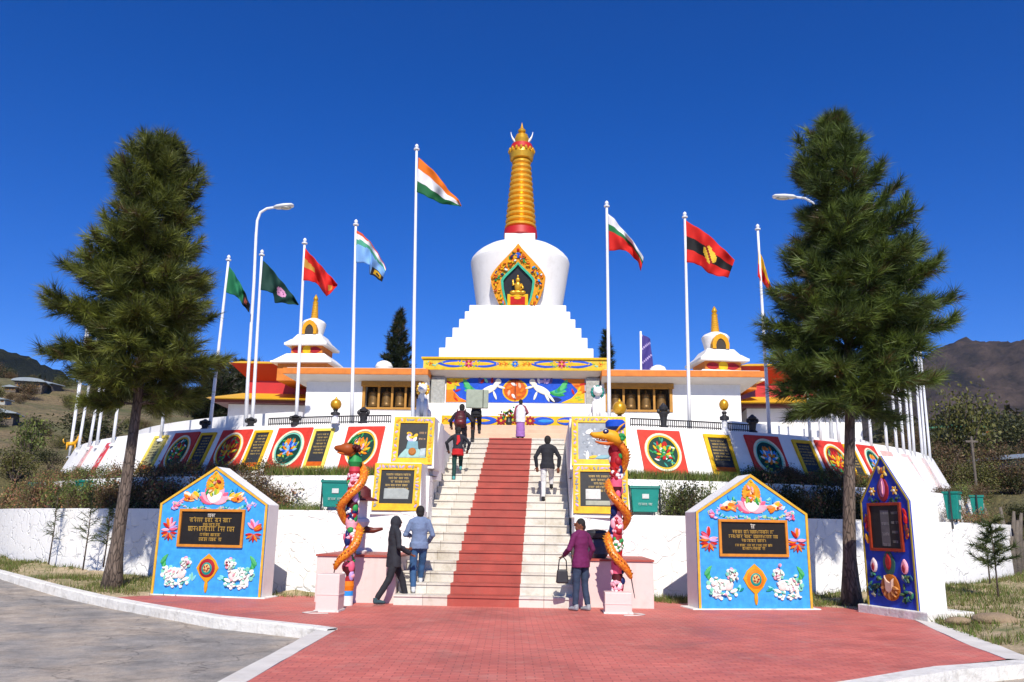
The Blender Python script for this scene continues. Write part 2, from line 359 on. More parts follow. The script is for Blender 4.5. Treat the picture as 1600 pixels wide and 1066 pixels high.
def letters(mb, x0, x1, z, h, rng, c, base, bar=True, t=.003):
    x = x0
    while x < x1 - h * .4:
        wl = min(rng.uniform(1.6, 4.5) * h, x1 - x)
        if bar: mb.box(x, x + wl, base - t, base, z + h * .42, z + h * .56, c)
        g = x + h * .12
        while g < x + wl - h * .25:
            w = rng.uniform(.3, .55) * h; k = rng.randrange(4); y0, y1 = base - t, base; s = h * .13
            if k != 1: mb.box(g + w * .7, g + w * .7 + s, y0, y1, z - h * .5, z + h * .42, c)
            if k in (0, 2): mb.box(g, g + w * .7, y0, y1, z - h * .1, z + s - h * .1, c)
            if k in (1, 3): mb.box(g, g + s, y0, y1, z - h * .4, z + h * .42, c); mb.box(g + s, g + w * .7, y0, y1, z - h * .42, z - h * .42 + s, c)
            if k == 2 and rng.random() < .4: mb.box(g, g + w * .6, y0, y1, z + h * .62, z + h * .75, c)
            g += w + h * .16
        x += wl + h * .45

def lotus(mb, x, z, s, base, c1=K['pink'], c2=K['rose'], c3=K['white']):
    for i, a in enumerate((-1.25, -.95, -.6, -.25, .25, .6, .95, 1.25)):
        mb.leaf(x + math.sin(a) * s * .4, z + math.cos(a) * s * .3, math.pi / 2 - a, s * .8, s * .36, (c1, c2)[i % 2], .02 + .002 * (i % 3), base)
    for i, a in enumerate((-.7, 0, .7)): mb.leaf(x + math.sin(a) * s * .26, z + math.cos(a) * s * .25, math.pi / 2 - a, s * .6, s * .3, c3, .03 + .002 * i, base)
def flower(mb, x, z, s, base, c1, c2, n=8, ctr=K['yellow'], rot=0.0):
    for i in range(n): a = rot + 2 * math.pi * i / n; mb.leaf(x + math.cos(a) * s * .55, z + math.sin(a) * s * .55, a, s * .95, s * .5, (c1, c2)[i % 2], .018 + .003 * (i % 2), base, 6)
    mb.disc(x, z, s * .28, ctr, .03, base, 10)
def vine(mb, x0, z0, x1, z1, amp, base, rng, cols, n=9, sz=.09):
    for i in range(n):
        t = i / max(1, n - 1); x = x0 + (x1 - x0) * t; z = z0 + (z1 - z0) * t + amp * math.sin(t * 9)
        mb.leaf(x, z, rng.uniform(0, 6.28), sz * rng.uniform(.9, 1.5), sz * rng.uniform(.4, .6), rng.choice(cols), rng.uniform(.01, .02), base, 6)
def lion(mb, x, z, s, d, base, body=K['white'], mane=K['mint'], tail=K['green']):
    for i in range(5): mb.leaf(x - d * s * .62, z + s * (.32 + .06 * i), math.pi / 2 + d * (.7 - .35 * i), s * .5, s * .16, tail if i % 2 else lin('4fae6a'), .014 + .002 * i, base, 6)
    for i in range(9): a = i * .7; mb.disc(x - d * s * .35 + math.cos(a) * s * .3, z + math.sin(a) * s * .22, s * .1, (mane, body)[i % 2], .016 + .001 * i, base, 8)
    mb.leaf(x - d * s * .05, z, .1 * d, s * .95, s * .42, body, .03, base, 10, .1); mb.disc(x + d * s * .2, z - s * .02, s * .2, lin('e3cfc8'), .034, base, 12)
    for i, (lx, lz, a) in enumerate(((-.42, -.3, 1.3), (-.2, -.36, 1.5), (.16, -.36, 1.9), (.42, -.22, .35))):
        mb.leaf(x + d * s * lx, z + s * lz, a if d > 0 else math.pi - a, s * .34, s * .14, body, .028 + .002 * i, base, 6, .2); mb.disc(x + d * s * (lx + .08), z + s * (lz - .15), s * .075, K['white'], .034, base, 8)
    for i in range(8): a = i * .8; mb.disc(x + d * s * .36 + math.cos(a) * s * .19, z + s * .42 + math.sin(a) * s * .17, s * .085, (K['white'], mane, K['rose'])[i % 3], .03 + .001 * i, base, 8)
    mb.disc(x + d * s * .38, z + s * .42, s * .17, body, .045, base, 12); mb.disc(x + d * s * .45, z + s * .36, s * .06, K['crimson'], .052, base, 8)
    g_ = random.Random(int(x * 100) + 7)
    for i in range(34):
        px_, pz_ = (g_.gauss(-.22, .2), g_.gauss(0, .16)) if i < 22 else (g_.gauss(.36, .1), g_.gauss(.42, .1))
        mb.leaf(x + d * s * px_, z + s * pz_, g_.uniform(0, 3.1), s * .16, s * .08, g_.choice([body, body, body, lin('f2efe6'), mane, lin('e6d8d0'), lin('bfe0cc'), lin('d8ead0'), K['rose']]), .05 + .001 * i, base, 6)
    for i in range(8): mb.leaf(x + d * s * g_.uniform(-.6, .5), z + s * g_.uniform(-.46, -.3), g_.uniform(-.5, .5), s * .17, s * .09, g_.choice([body, lin('f4f0e4'), mane]), .05 + .001 * i, base, 6)
    for e in (.32, .46): mb.disc(x + d * s * e, z + s * .48, s * .03, K['maroon'], .09, base, 6)

# ================================================================== ground, road, plaza
RNG = random.Random(7)
def fbm(x, y, s=1.0, o=4): return noise.fractal(Vector((x * s, y * s, 3.7)), 1.0, 2.0, o)
def interp(x, tab):
    if x <= tab[0][0]: return tab[0][1]
    for (a, p), (b, q) in zip(tab, tab[1:]):
        if x <= b: return p + (q - p) * (x - a) / (b - a)
    return tab[-1][1]
MC = W(0, CB)
def terrain(x, y):
    r = math.hypot(x, y); az = math.atan2(x, y)
    h = interp(r, [(24, -.6), (32, .9), (45, 4.0), (80, 10.5), (150, 23.5), (260, 30), (600, 40), (3000, 60)])
    k = 1.0 if az < 0 else .72 if abs(az) < 1.6 else .8
    if abs(az) > 2.0: k = 0.0
    elif abs(az) > 1.3: k *= (2.0 - abs(az)) / .7
    h = -.6 + (h + .6) * k + (fbm(x, y, .03) * .022 * max(0, r - 26) if k > 0 else 0)
    d = math.hypot(x - MC.x, y - MC.y)
    if d < 24: h = -.6 + (h + .6) * max(0, (d - 20.5) / 3.5)
    return h
mb = MB(); rs = [1.5, 6, 12, 18, 22] + [24 * 1.075 ** i for i in range(72)]; na = 240
vs = []
for r in rs:
    for i in range(na):
        a = 2 * math.pi * i / na; x, y = r * math.sin(a), r * math.cos(a); vs.append((x, y, terrain(x, y)))
fs = [[(j * na + i), j * na + (i + 1) % na, (j + 1) * na + (i + 1) % na, (j + 1) * na + i][::-1] for j in range(len(rs) - 1) for i in range(na)]
fs.append([i for i in range(na)][::-1])
struct("ground", MB().add(vs, fs), M['hill'], smooth=True)

def ridge(name, az0, az1, dist, depth, prof, mat, seed, rough):
    mb = MB(); n, m = 260, 70; vs = []
    for i in range(n + 1):
        az = az0 + (az1 - az0) * i / n; H = interp(math.degrees(az), prof)
        for j in range(m + 1):
            t = j / m; r = dist + depth * t
            s = math.sin(min(1, t * 1.25) * math.pi / 2) if t < .8 else 1 - (t - .8) * 1.5
            z = math.tan(rad(H)) * (dist + depth * .8) * s
            x, y = r * math.sin(az), r * math.cos(az)
            z *= 1 + rough * noise.fractal(Vector((x * .004 + seed, y * .004, 1.3)), .9, 2.1, 7) * (.35 + .65 * s) ; z += rough * (55 * abs(noise.fractal(Vector((x * .009, y * .009, seed)), .7, 2.1, 4)) + 40 * noise.fractal(Vector((x * .035, y * .035, seed)), .6, 2.1, 4)) * s
            vs.append((x, y, z - 8))
    fs = [(i * (m + 1) + j, (i + 1) * (m + 1) + j, (i + 1) * (m + 1) + j + 1, i * (m + 1) + j + 1) for i in range(n) for j in range(m)]
    return struct(name, mb.add(vs, fs), mat, smooth=True)
ridge("mountain", rad(12), rad(75), 1100, 900, [(12, 2.5), (20, 7), (26, 9.6), (29, 10.1), (31, 10.6), (34, 11.0), (45, 12), (75, 8)], M['mtR'], 2.0, .18)
ridge("hill", rad(-75), rad(-16), 520, 500, [(-75, 10), (-40, 11.4), (-34, 10.5), (-31, 9.6), (-28, 8.2), (-24, 6.5), (-16, 3)], M['mtL'], 5.0, .16)

# kerb lines
kl_uv = [(500, 981, 0), (350, 965, 0), (224, 944, 0), (165, 933, .01), (100, 918, .09), (50, 905, .16), (0, 892, .23)]
kin = [Vector(PZ(u, v, z)) for u, v, z in kl_uv]; kin = [Vector(PZ(527, 985, 0))] + kin
d = (kin[-1] - kin[-3]).normalized(); kin += [kin[-1] + d * 4, kin[-1] + d * 12]
def offset(pl, w):
    out = []
    for i, p in enumerate(pl):
        t = (pl[min(i + 1, len(pl) - 1)] - pl[max(i - 1, 0)]); t.z = 0; t.normalize()
        out.append(p + Vector((t.y, -t.x, 0)) * w)
    return out
def strip_mesh(lines, sub=1):
    vs = [tuple(p) for l in lines for p in l]; n = len(lines[0])
    return MB().add(vs, [(j * n + i, j * n + i + 1, (j + 1) * n + i + 1, (j + 1) * n + i) for j in range(len(lines) - 1) for i in range(n - 1)])
def dens(pl, step=.35):
    out = []
    for a, b in zip(pl, pl[1:]):
        k = max(1, int((b - a).length / step)); out += [a.lerp(b, i / k) for i in range(k)]
    return out + [pl[-1]]
kd = dens(kin); ko = offset(kd, -.17)          # towards the road
def jit(p, a=.012): n = noise.noise_vector(p * 2.3) * a; return p + n
dz = lambda pl, z: [jit(p + Vector((0, 0, z))) for p in pl]
dn = lambda pl, z: [p + Vector((0, 0, z)) for p in pl]
struct("kerb", strip_mesh([dn(kd, -.1), dn(kd, .035), dz(ko, .03), dz(offset(kd, -.19), .005), dn(offset(kd, -.20), -.3)]), M['kerb'], smooth=False)

pl_edge_r = [Vector(PZ(u, v, 0)) for u, v in ((1345, 952), (1428, 969), (1495, 1001), (1572, 1031), (1460, 1043), (1330, 1064))]
dd = (pl_edge_r[-1] - pl_edge_r[-2]); pl_edge_r.append(pl_edge_r[-1] + dd.normalized() * 7.2)
plaza = [Vector((-2.6, 5.2, 0)), Vector((-2.56, 12.9, 0))] + kin[1:5] + [Vector(q) for q in ((-8.4, 18.3, 0), (-5.0, 18.75, 0), (-3.9, 18.7, 0), (-3.8, 19.9, 0), (2.9, 19.7, 0), (3.3, 18.9, 0), (6.5, 18.4, 0))] + pl_edge_r
plz = MB(); plz.add([(p.x, p.y, .004) for p in plaza], [list(range(len(plaza)))[::-1]])
struct("plaza", plz, M['brick'])
def rect_strip(pts, w, z0, z1, side):
    a = dens(pts, .5); b = offset(a, w * side)
    return strip_mesh([dn(a, z0), dz(a, z1), dz(b, z1), dn(b, z0)])
struct("kerb", rect_strip([Vector((-2.56, 13.0, 0)), Vector((-2.6, 5.2, 0))], .27, -.25, .012, 1), M['flush'])
struct("kerb", rect_strip(pl_edge_r[0:4], .38, -.2, .012, -1), M['flush'])
struct("kerb", rect_strip([pl_edge_r[3] + Vector((.45, .12, 0))] + pl_edge_r[4:], .28, -.25, .014, -1), M['kerb'])

def kerb_y(x):
    for a, b in zip(kin, kin[1:]):
        if b.x <= x <= a.x: return a.y + (b.y - a.y) * (x - a.x) / (b.x - a.x)
    return 40 if x < -20 else 13
def kerb_z(x): return interp(-x, [(-kin[4].x, 0), (-kin[6].x, .16), (-kin[7].x, .24), (20, .4), (60, .9)])
lines = []
for j in range(26):
    t = (j / 25) ** .7; row = []
    for i in range(91):
        x = -40 + 80 * i / 90; ye = min(kerb_y(x) + .5, 40) if x < -2.7 else interp(x, [(-2.7, 13), (-2.5, 7), (0, 7.5), (6, 10.6), (8, 11), (40, 13)])
        y = -40 + (ye + 40) * t; z = -.15 + max(0, kerb_z(x) * max(0, min(1, (y - 12) / 8)) if x < -3 else 0)
        row.append(Vector((x, y, z + .012 * fbm(x, y, .4))))
    lines.append(row)
struct("road", strip_mesh(lines), M['asphalt'], smooth=True)

# banks between kerb and the lower wall
def bank_z(x, y):
    d = math.hypot(x - MC.x, y - MC.y)
    return 0
def bank(A, B, zA, zB, m, seed):
    n = len(A); ls = []
    for j in range(m + 1):
        t = j / m; row = []
        for i in range(n):
            p = A[i].lerp(B[i], t); z = zA[i] + (zB[i] - zA[i]) * t ** .8
            p = Vector((p.x, p.y, z + (.05 + .05 * t) * fbm(p.x + seed, p.y, .9) * (1 if 0 < j else 0))); row.append(p)
        ls.append(row)
    return ls
def resamp(pl, n):
    L = [0]
    for a, b in zip(pl, pl[1:]): L.append(L[-1] + (b - a).length)
    out = []
    for i in range(n):
        s = L[-1] * i / (n - 1); k = max(j for j in range(len(L)) if L[j] <= s + 1e-9); k = min(k, len(pl) - 2)
        out.append(pl[k].lerp(pl[k + 1], (s - L[k]) / max(1e-9, L[k + 1] - L[k])))
    return out
Ak = [Vector((-3.6, 18.2, -.02)), Vector((-5, 18.3, -.02)), Vector((-7.6, 18.0, -.02))] + [Vector((p.x, p.y, p.z + .005)) for p in kin[4:]]
A = resamp(Ak, 90); B = resamp([mp(18.0, rad(-11 - 69 * i / 60), 0) for i in range(61)], 90)
BANK_L = bank(A, B, [p.z for p in A], [interp(-p.x, [(3, -.01), (6, .03), (8.8, .2), (16.6, .48), (24, .8)]) for p in B], 10, 0)
struct("grass_bank", strip_mesh(BANK_L), M['bank'], smooth=True)
Ar = [Vector((3.2, 18.3, -.03)), Vector((6.4, 18.0, -.03)), Vector((7.4, 17.6, -.01)), Vector((7.75, 16.2, .01)), pl_edge_r[2] + Vector((.37, 0.05, .0)), pl_edge_r[3] + Vector((.42, .1, .0)), Vector((8.5, 11.3, -.02)), Vector((14, 12.2, 0)), Vector((26, 14, .1))]
A = resamp(Ar, 90); B = resamp([mp(18.0, rad(10 + 62 * i / 60), 0) for i in range(61)] + [Vector((24, 34, .5)), Vector((34, 34, .8))], 90)
BANK_R = bank(A, B, [p.z for p in A], [interp(p.x, [(3, 0), (8, .12), (12, .3), (17, .42), (34, 1)]) for p in B], 14, 9)
struct("grass_bank", strip_mesh(BANK_R), M['bank'], smooth=True)

# ================================================================== the terraced mound
def arc(R0, z, p0, p1, n): return [mp(R0, p0 + (p1 - p0) * i / n, z) for i in range(n + 1)]
def arc_wall(name, label, R_out0, R_out1, z0, z1, thick, d0, d1, mat, cat="wall", capmat=None, cap=.05):
    n = max(8, int(abs(d1 - d0) * 1.2)); p0, p1 = rad(d0), rad(d1)
    ls = [arc(R_out0, z0, p0, p1, n), arc(R_out1, z1, p0, p1, n), arc(R_out1 - thick, z1, p0, p1, n), arc(R_out1 - thick, z0, p0, p1, n)]
    vs = [tuple(p) for l in ls for p in l]; k = n + 1; fs = []
    for j in range(4):
        for i in range(n): fs.append((j * k + i, j * k + i + 1, ((j + 1) % 4) * k + i + 1, ((j + 1) % 4) * k + i))
    fs += [(0, k, 2 * k, 3 * k), (n, 3 * k + n, 2 * k + n, k + n)]
    o = obj(name, MB().add(vs, fs), mat, auto=30); return tag(o, label, cat)
def dg(a, R): return math.degrees(math.asin(a / R))
LE, RE = -78, 82
arc_wall("retaining_wall", "lowest white stone retaining wall left of the stairs, behind the left pine", 17.75, 17.7, -.3, 1.86, .5, dg(-1.62, 17.8), LE, M['wallp'])
arc_wall("retaining_wall", "lowest white stone retaining wall right of the stairs, behind the right pine", 17.75, 17.7, -.3, 1.86, .5, dg(1.92, 17.8), RE, M['wallp'])
arc_wall("terrace_wall", "middle white wall behind the shrubs left of the stairs", 16.75, 16.7, 1.5, 2.74, .35, dg(-1.62, 16.7), LE, M['wallp'])
arc_wall("terrace_wall", "middle white wall behind the shrubs right of the stairs", 16.75, 16.7, 1.5, 2.74, .35, dg(1.92, 16.7), RE - 4, M['wallp'])
RP0, RP1, ZP0, ZP1 = 16.05, 15.35, 2.7, 4.22
LP_END = math.degrees(phi_u(58, RP0, 3.0))
arc_wall("panel_wall", "sloping white wall carrying the painted panels left of the stairs", RP0, RP1, ZP0, ZP1, .3, dg(-1.62, 15.8), LP_END, M['white'])
arc_wall("panel_wall", "sloping white wall carrying the painted panels right of the stairs", RP0, RP1, ZP0, ZP1, .3, dg(1.92, 15.8), RE - 6, M['white'])
PWL = math.degrees(phi_u(466, 13.4, 4.9)); PWR = math.degrees(phi_u(1143, 13.4, 4.8))
arc_wall("parapet_wall", "upper white parapet curving away left of the prayer wheel gallery", 13.4, 13.4, 4.1, 4.9, .2, PWL, -75, M['white'])
arc_wall("parapet_wall", "upper white parapet curving away right of the prayer wheel gallery", 13.4, 13.4, 4.1, 4.8, .2, PWR, 80, M['white'])
def ring_floor(R0, R1, z, d0, d1, name, mat, kind='structure'):
    n = 60; return struct(name, strip_mesh([arc(R0, z, rad(d0), rad(d1), n), arc(R1, z, rad(d0), rad(d1), n)]), mat)
for d0, d1 in ((dg(-1.62, 17), LE), (dg(1.92, 17), RE)):
    ring_floor(17.4, 16.6, 1.74, d0, d1, "flower_bed", M['soil']); ring_floor(16.5, 15.9, 2.76, d0, d1 * .97, "flower_bed", M['soil'])
top = [W(-1.85, 5.2, 4.2)] + arc(15.2, 4.2, rad(dg(-1.7, 15.2)), rad(-150), 60) + arc(15.2, 4.2, rad(150), rad(dg(2.0, 15.2)), 60) + [W(1.92, 5.2, 4.2), W(1.92, 11.0, 4.2), W(-1.85, 11.0, 4.2)]
struct("terrace", MB().add([tuple(p) for p in top], [list(range(len(top)))]), M['flush'])

# ------------------------------------------------------------------ stairs
NS, RISE, TREAD = 22, 4.42 / 22, 10.92 / 22
st = thing("staircase", "white marble staircase with a red painted strip up the middle", "stairs", AO, -TH)
for i in range(NS):
    z0, z1, b0 = i * RISE, (i + 1) * RISE, i * TREAD
    s = MB(); s.box(-1.75, 1.82, b0, b0 + TREAD + .06, z0 - .3 * (i > 0), z1 - .035); s.box(-1.75, 1.82, b0 - .025, b0 + TREAD + .02, z1 - .035, z1)
    so_ = obj("step", s, M['marble'], st)
    r = MB(); r.box(-.68, .74, b0 - .006, b0 + .05, z0 + .004, z1 - .037); r.box(-.68, .74, b0 - .031, b0 + TREAD - .01, z1 - .037, z1 + .005)
    obj("red_tread", r, M['redstep'], so_)
obj("landing", MB().box(-1.6, 1.9, NS * TREAD + .0, NS * TREAD + 3.2, 3.9, 4.40), M['beige'], st)
for a0, a1 in ((-1.97, -1.77), (1.84, 2.04)): obj("side_wall", MB().box(a0, a1, 4.3, 11.6, 1.2, 4.3), M['white'], st)
for k in range(4): obj("step", MB().box(-2.6, 2.7, 11.75 + k * .38, 13.6, 4.3 if k == 0 else 4.4 + k * .19 + .002, 4.4 + (k + 1) * .19), M['beige'], st, bevel=.01)

# yellow framed plaque piers beside the stairs
def pier(name, label, a0, a1, b0, b1, z0, z1, slope, seed, kind):
    t = thing(name, label, "memorial pier", W((a0 + a1) / 2, b0, z0), -TH); w = (a1 - a0) / 2; h = z1 - z0; dpt = b1 - b0
    obj("pier_block", MB().box(-w, w, 0, dpt, -.06, h, top=(-w + .06, w - .06, slope, dpt)), M['white'], t, bevel=.012)
    ang = math.atan2(slope, h)
    R = Matrix.Rotation(-ang, 4, 'X')
    L = math.hypot(h, slope); rg = random.Random(seed); ww = w - .045
    fr = MB().frame(-ww, ww, .03, L - .03, .16, -.05, -.005, K['yellow'])
    for s_ in (-1, 1):
        for i in range(12): fr.leaf(s_ * (ww - .08), .14 + i * (L - .3) / 11, rg.uniform(0, 3), .1, .055, rg.choice([K['lilac'], K['grey'], K['gold'], lin('c8b8a0')]), .014, -.0501, 5)
    for i in range(12): fr.leaf(-ww + .12 + i * (2 * ww - .24) / 11, L - .11, rg.uniform(0, 3), .1, .055, rg.choice([K['lilac'], K['grey'], lin('b9a3b0'), K['gold']]), .014, -.0501, 5)
    o1 = obj("frame", fr, M['paint'], t); o1.matrix_local = R
    sb = MB().box(-ww + .16, ww - .16, -.022, -.002, .19, L - .19, (.02, .021, .024) if kind[0] == 'd' else lin('8c929a'))
    if kind == 'dark_vase':
        for i in range(7): sb.leaf(-.05 + .1 * math.sin(i * 2), .66 + .03 * i, i, .16, .09, rg.choice([K['yellow'], lin('b9a8d8'), K['white']]), .012, -.0222, 6)
        sb.bump_poly([(-.17, .42), (.15, .42), (.12, .64), (-.14, .64)], lin('6f9aa2'), .02, -.0222); sb.bump_poly([(-.36, .2), (.36, .2), (.3, .32), (.16, .44), (-.18, .44), (-.3, .3)], lin('8fb3ac'), .014, -.0222)
        sb.disc(.0, .36, .1, lin('a8641e'), .05, -.0222, 14); sb.bump_poly([(.18, .24), (.34, .24), (.34, .46), (.2, .44)], lin('a9b7b8'), .03, -.0222)
        letters(sb, .14, .32, .86, .05, rg, K['tan'], -.0222); letters(sb, .14, .3, .7, .04, rg, K['tan'], -.0222)
    if kind == 'dark_text' or kind == 'dull_text':
        for i in range(5): letters(sb, -.28 + .06 * (i % 3), .3 - .05 * (i % 2), L - .3 - i * .085, .045, rg, lin('c7a860'), -.0222)
        if kind == 'dark_text': sb.bump_poly([(-.3, .3), (.28, .3), (.3, .5), (.2, .56), (-.3, .55)], lin('9aa09c'), .012, -.0222)
        else: sb.bump_poly([(-.35, .36), (-.0, .36), (-.0, .6), (-.35, .6)], lin('c9c8c2'), .01, -.0222); sb.bump_poly([(-.35, .22), (.3, .22), (.3, .33), (-.35, .33)], lin('9fa08e'), .01, -.0222)
    if kind == 'grey_mosaic':
        for i in range(40): sb.leaf(rg.uniform(-.4, .4), rg.uniform(.25, 1.0), rg.uniform(0, 3), .08, .05, rg.choice([lin('9fa6ac'), lin('7e858c'), lin('b8bcbd')]), .006 + .0002 * i, -.0222, 5)
        sb.leaf(-.24, .92, .4, .2, .12, K['white'], .02, -.0222); sb.leaf(-.3, .3, 1.5, .26, .08, K['white'], .02, -.0222); sb.leaf(-.15, .26, .2, .22, .08, K['yellow'], .02, -.0222); sb.leaf(.1, .26, .1, .4, .1, lin('79a0a8'), .02, -.0222)
    o2 = obj("slab", sb, M['paint'], t); o2.matrix_local = R
    return t
pier("plaque_pier", "lower yellow-framed black plaque left of the stairs, white panel below its text", -2.86, -1.66, 2.5, 4.6, 1.84, 3.0, .22, 3, 'dark_text')
pier("plaque_pier", "upper yellow-framed black panel left of the stairs with an orange vase", -2.7, -1.57, 3.75, 6.0, 3.0, 4.28, .3, 4, 'dark_vase')
pier("plaque_pier", "lower yellow-framed grey plaque right of the stairs behind the dragon column", 1.84, 3.2, 2.5, 4.6, 1.84, 3.02, .22, 5, 'dull_text')
pier("plaque_pier", "upper yellow-framed grey mosaic panel right of the stairs beside the dragon head", 1.84, 3.3, 3.75, 6.0, 3.02, 4.34, .3, 6, 'grey_mosaic')

# pink planter blocks at the foot of the stairs
for nm, a0, a1, lab in (("planter_block", -3.42, -1.77, "pale pink plastered block with red cap left of the stair foot"), ("planter_block", 1.86, 3.42, "pale pink plastered block with red cap right of the stair foot")):
    t = thing(nm, lab, "plinth", W((a0 + a1) / 2, .3, 0), -TH); w = (a1 - a0) / 2
    obj("block", MB().box(-w, w, 0, 2.2, -.05, .90), M['pinkstone'], t, bevel=.01); obj("cap", MB().box(-w - .02, w + .02, -.03, 2.2, .902, .94), M['redstep'], t)

# ------------------------------------------------------------------ painted panels and plaques on the sloping wall
SLOPE = Vector((RP0 - RP1, ZP1 - ZP0)).normalized()
def wall_frame(ph, f0=.22):
    z = ZP0 + (ZP1 - ZP0) * f0; R = RP0 + (RP1 - RP0) * f0
    p = mp(R, ph, z); q = mp(R, ph + .002, z); x = (q - p).normalized(); top = mp(RP0 + (RP1 - RP0) * .9, ph, ZP0 + (ZP1 - ZP0) * .9)
    m = face_mat(p, x, top - p); return m, (top - p).length
def motif(mb, rg, R, style, base):
    pal = [[K['gold'], K['orange'], K['yellow'], K['rose']], [K['blue'], K['orange'], lin('7fa8e0'), K['yellow']], [K['orange'], K['red'], K['yellow'], K['green']], [K['sky'], K['orange'], K['white'], lin('6a86d6')], [K['yellow'], K['red'], K['green'], K['white']]][style % 5]
    for i in range(26):
        a = rg.uniform(0, 6.28); r = R * math.sqrt(rg.random()) * .92; c = rg.choice([K['green'], lin('2f7f6a'), K['lime'], lin('3a9a8a'), pal[3]])
        mb.leaf(r * math.cos(a), r * math.sin(a) * 1.05, rg.uniform(0, 6.28), R * .4, R * .13, c, .006 + .0004 * i, base, 6)
    for s_ in (-1, 1):
        for i in range(9):
            a = math.pi / 2 - s_ * (.25 + .3 * i); r = R * (.42 + .2 * (i % 2))
            mb.leaf(s_ * 0 + r * math.cos(a), r * math.sin(a) + .04 * R, a + s_ * .6, R * .42, R * .17, pal[i % 3], .02 + .0012 * i, base, 7)
    for i in range(5): mb.leaf(rg.uniform(-.15, .15) * R, R * (-.35 + .22 * i), math.pi / 2 + rg.uniform(-.5, .5), R * .5, R * .25, pal[(i + 1) % 4], .034 + .002 * i, base, 8)
    mb.disc(0, R * .08, R * .15, pal[(style + 1) % 3], .05, base, 12)
def mural_panel(u, v, w, label, style, seed, hgt=None):
    ph = phi_u(u, RP0 - .35, 3.4); m, H = wall_frame(ph, .12); rg = random.Random(seed); H = H * 1.04
    t = thing("mural_panel", label, "painted panel", mat=m, group="round painted panels on the sloping wall")
    obj("board", MB().box(-w / 2, w / 2, -.04, .03, 0, H, lin('c93a2c')), M['paint'], t, bevel=.008)
    R = min(w, H) * .42; rz = H * .42; c = H * .5
    o = MB().ring(0, c, R, rz, R * .12, K['cream'], -.062, -.041); o.ring(0, c, R * .88, rz * .88, R * .08, K['mint'] if style % 2 else K['yellow'], -.056, -.041); obj("medallion_rim", o, M['paint'], t)
    d_ = obj("medallion", MB().disc(0, c, R * .82, K['dkgreen'] if style != 2 else lin('7c1f1c'), .006, -.0405, 32, rz * .82), M['paint'], t)
    mm = MB(); motif(mm, rg, R * .74, style, -.0466); mo = obj("motif", mm, M['paint'], d_); mo.location = (0, 0, c); mo.scale = (1, 1, rz / R)
    return t
def plaque(u, w, label, seed, dark=True):
    ph = phi_u(u, RP0 - .35, 3.4); m, H = wall_frame(ph, .16); rg = random.Random(seed)
    t = thing("text_plaque", label, "plaque", mat=m, group="yellow framed text plaques on the sloping wall")
    obj("frame", MB().frame(-w / 2, w / 2, 0, H, w * .13, -.05, .02, K['yellow'] if seed % 3 else lin('e8cf5a')), M['paint'], t, bevel=.006)
    sb = MB().box(-w * .37, w * .37, -.02, .0, w * .13, H - w * .13, (.03, .032, .036) if dark else lin('9a9468'))
    sb.box(-w * .37, w * .37, -.03, -.0201, w * .13, w * .13 + .14, K['deep'])
    for i in range(7): letters(sb, -w * .31 + rg.uniform(0, .06), w * .31 - rg.uniform(0, .06), H - w * .13 - .1 - i * .095, .042, rg, lin('b59a58') if dark else (.04, .04, .04), -.0202)
    obj("slab", sb, M['paint'], t); return t
mural_panel(565, 700, 1.06, "red panel with a golden swirling medallion, nearest the stairs on the left", 0, 11)
mural_panel(452, 700, 1.1, "red panel with a blue and orange flower medallion behind the left sign's right slope", 1, 12)
mural_panel(359, 700, 1.1, "red panel with an orange and green medallion above the left blue sign's peak", 2, 13)
mural_panel(279, 705, 1.1, "red panel with an orange flame medallion, farthest left of the round panels", 4, 14)
plaque(499, .62, "yellow-framed dark text plaque between the two red panels nearest the stairs on the left", 21)
plaque(401, .62, "yellow-framed dark text plaque just right of the red panel above the left sign's peak", 22)
plaque(314, .62, "yellow-framed dark text plaque behind the left slope of the left blue sign", 23)
plaque(238, .7, "pale yellow plaque with dark lines beside the left pine trunk", 24, False)
mural_panel(1035, 700, 1.2, "red panel with a white and red medallion, nearest the stairs on the right", 4, 15)
mural_panel(1201, 700, 1.16, "red panel with a blue knot medallion above the right front sign's peak", 3, 16)
mural_panel(1307, 705, 1.16, "red panel with a yellow and green medallion just left of the right pine trunk", 2, 17)
mural_panel(1367, 708, .95, "red panel with a mixed green and orange medallion just right of the right pine trunk", 1, 18)
plaque(1127, .8, "yellow-framed dark text plaque with bold letters between two red panels right of the stairs", 25)
plaque(1264, .74, "yellow-framed dark text plaque above the right slope of the right front sign", 26)
plaque(1338, .5, "yellow-framed plaque half hidden behind the right pine trunk", 28)

for u, w, c, lab in ((1398, .7, 'd8b0a8', "faded pinkish panel just behind the dark blue board's roof"), (1428, .62, 'e2c4bf', "pale washed-out panel on the wall right of the dark blue board's roof"), (1456, .55, 'dccac4', "last washed-out panel near the right end of the sloping wall"), (156, .34, 'c8444a', "narrow red stripe panel on the sloping wall left of the left pine"), (128, .4, 'dba8a6', "faded pink stripe panel at the left part of the sloping wall")):
    m_, H_ = wall_frame(phi_u(u, RP0 - .35, 3.4), .2); t = thing("faded_panel", lab, "painted panel", mat=m_); rg = random.Random(u)
    obj("board", MB().box(-w / 2, w / 2, -.03, .03, 0, H_ * .95, lin(c)), M['paint'], t, bevel=.006); q = MB()
    for i in range(10): q.leaf(rg.uniform(-.3, .3) * w, rg.uniform(.2, .8) * H_, rg.uniform(0, 3), .16, .07, rg.choice([lin('c9bdb4'), lin('d8a8a4'), lin('b8c0b4')]), .006 + .0008 * i, -.0303, 6)
    obj("motif", q, M['paint'], t)

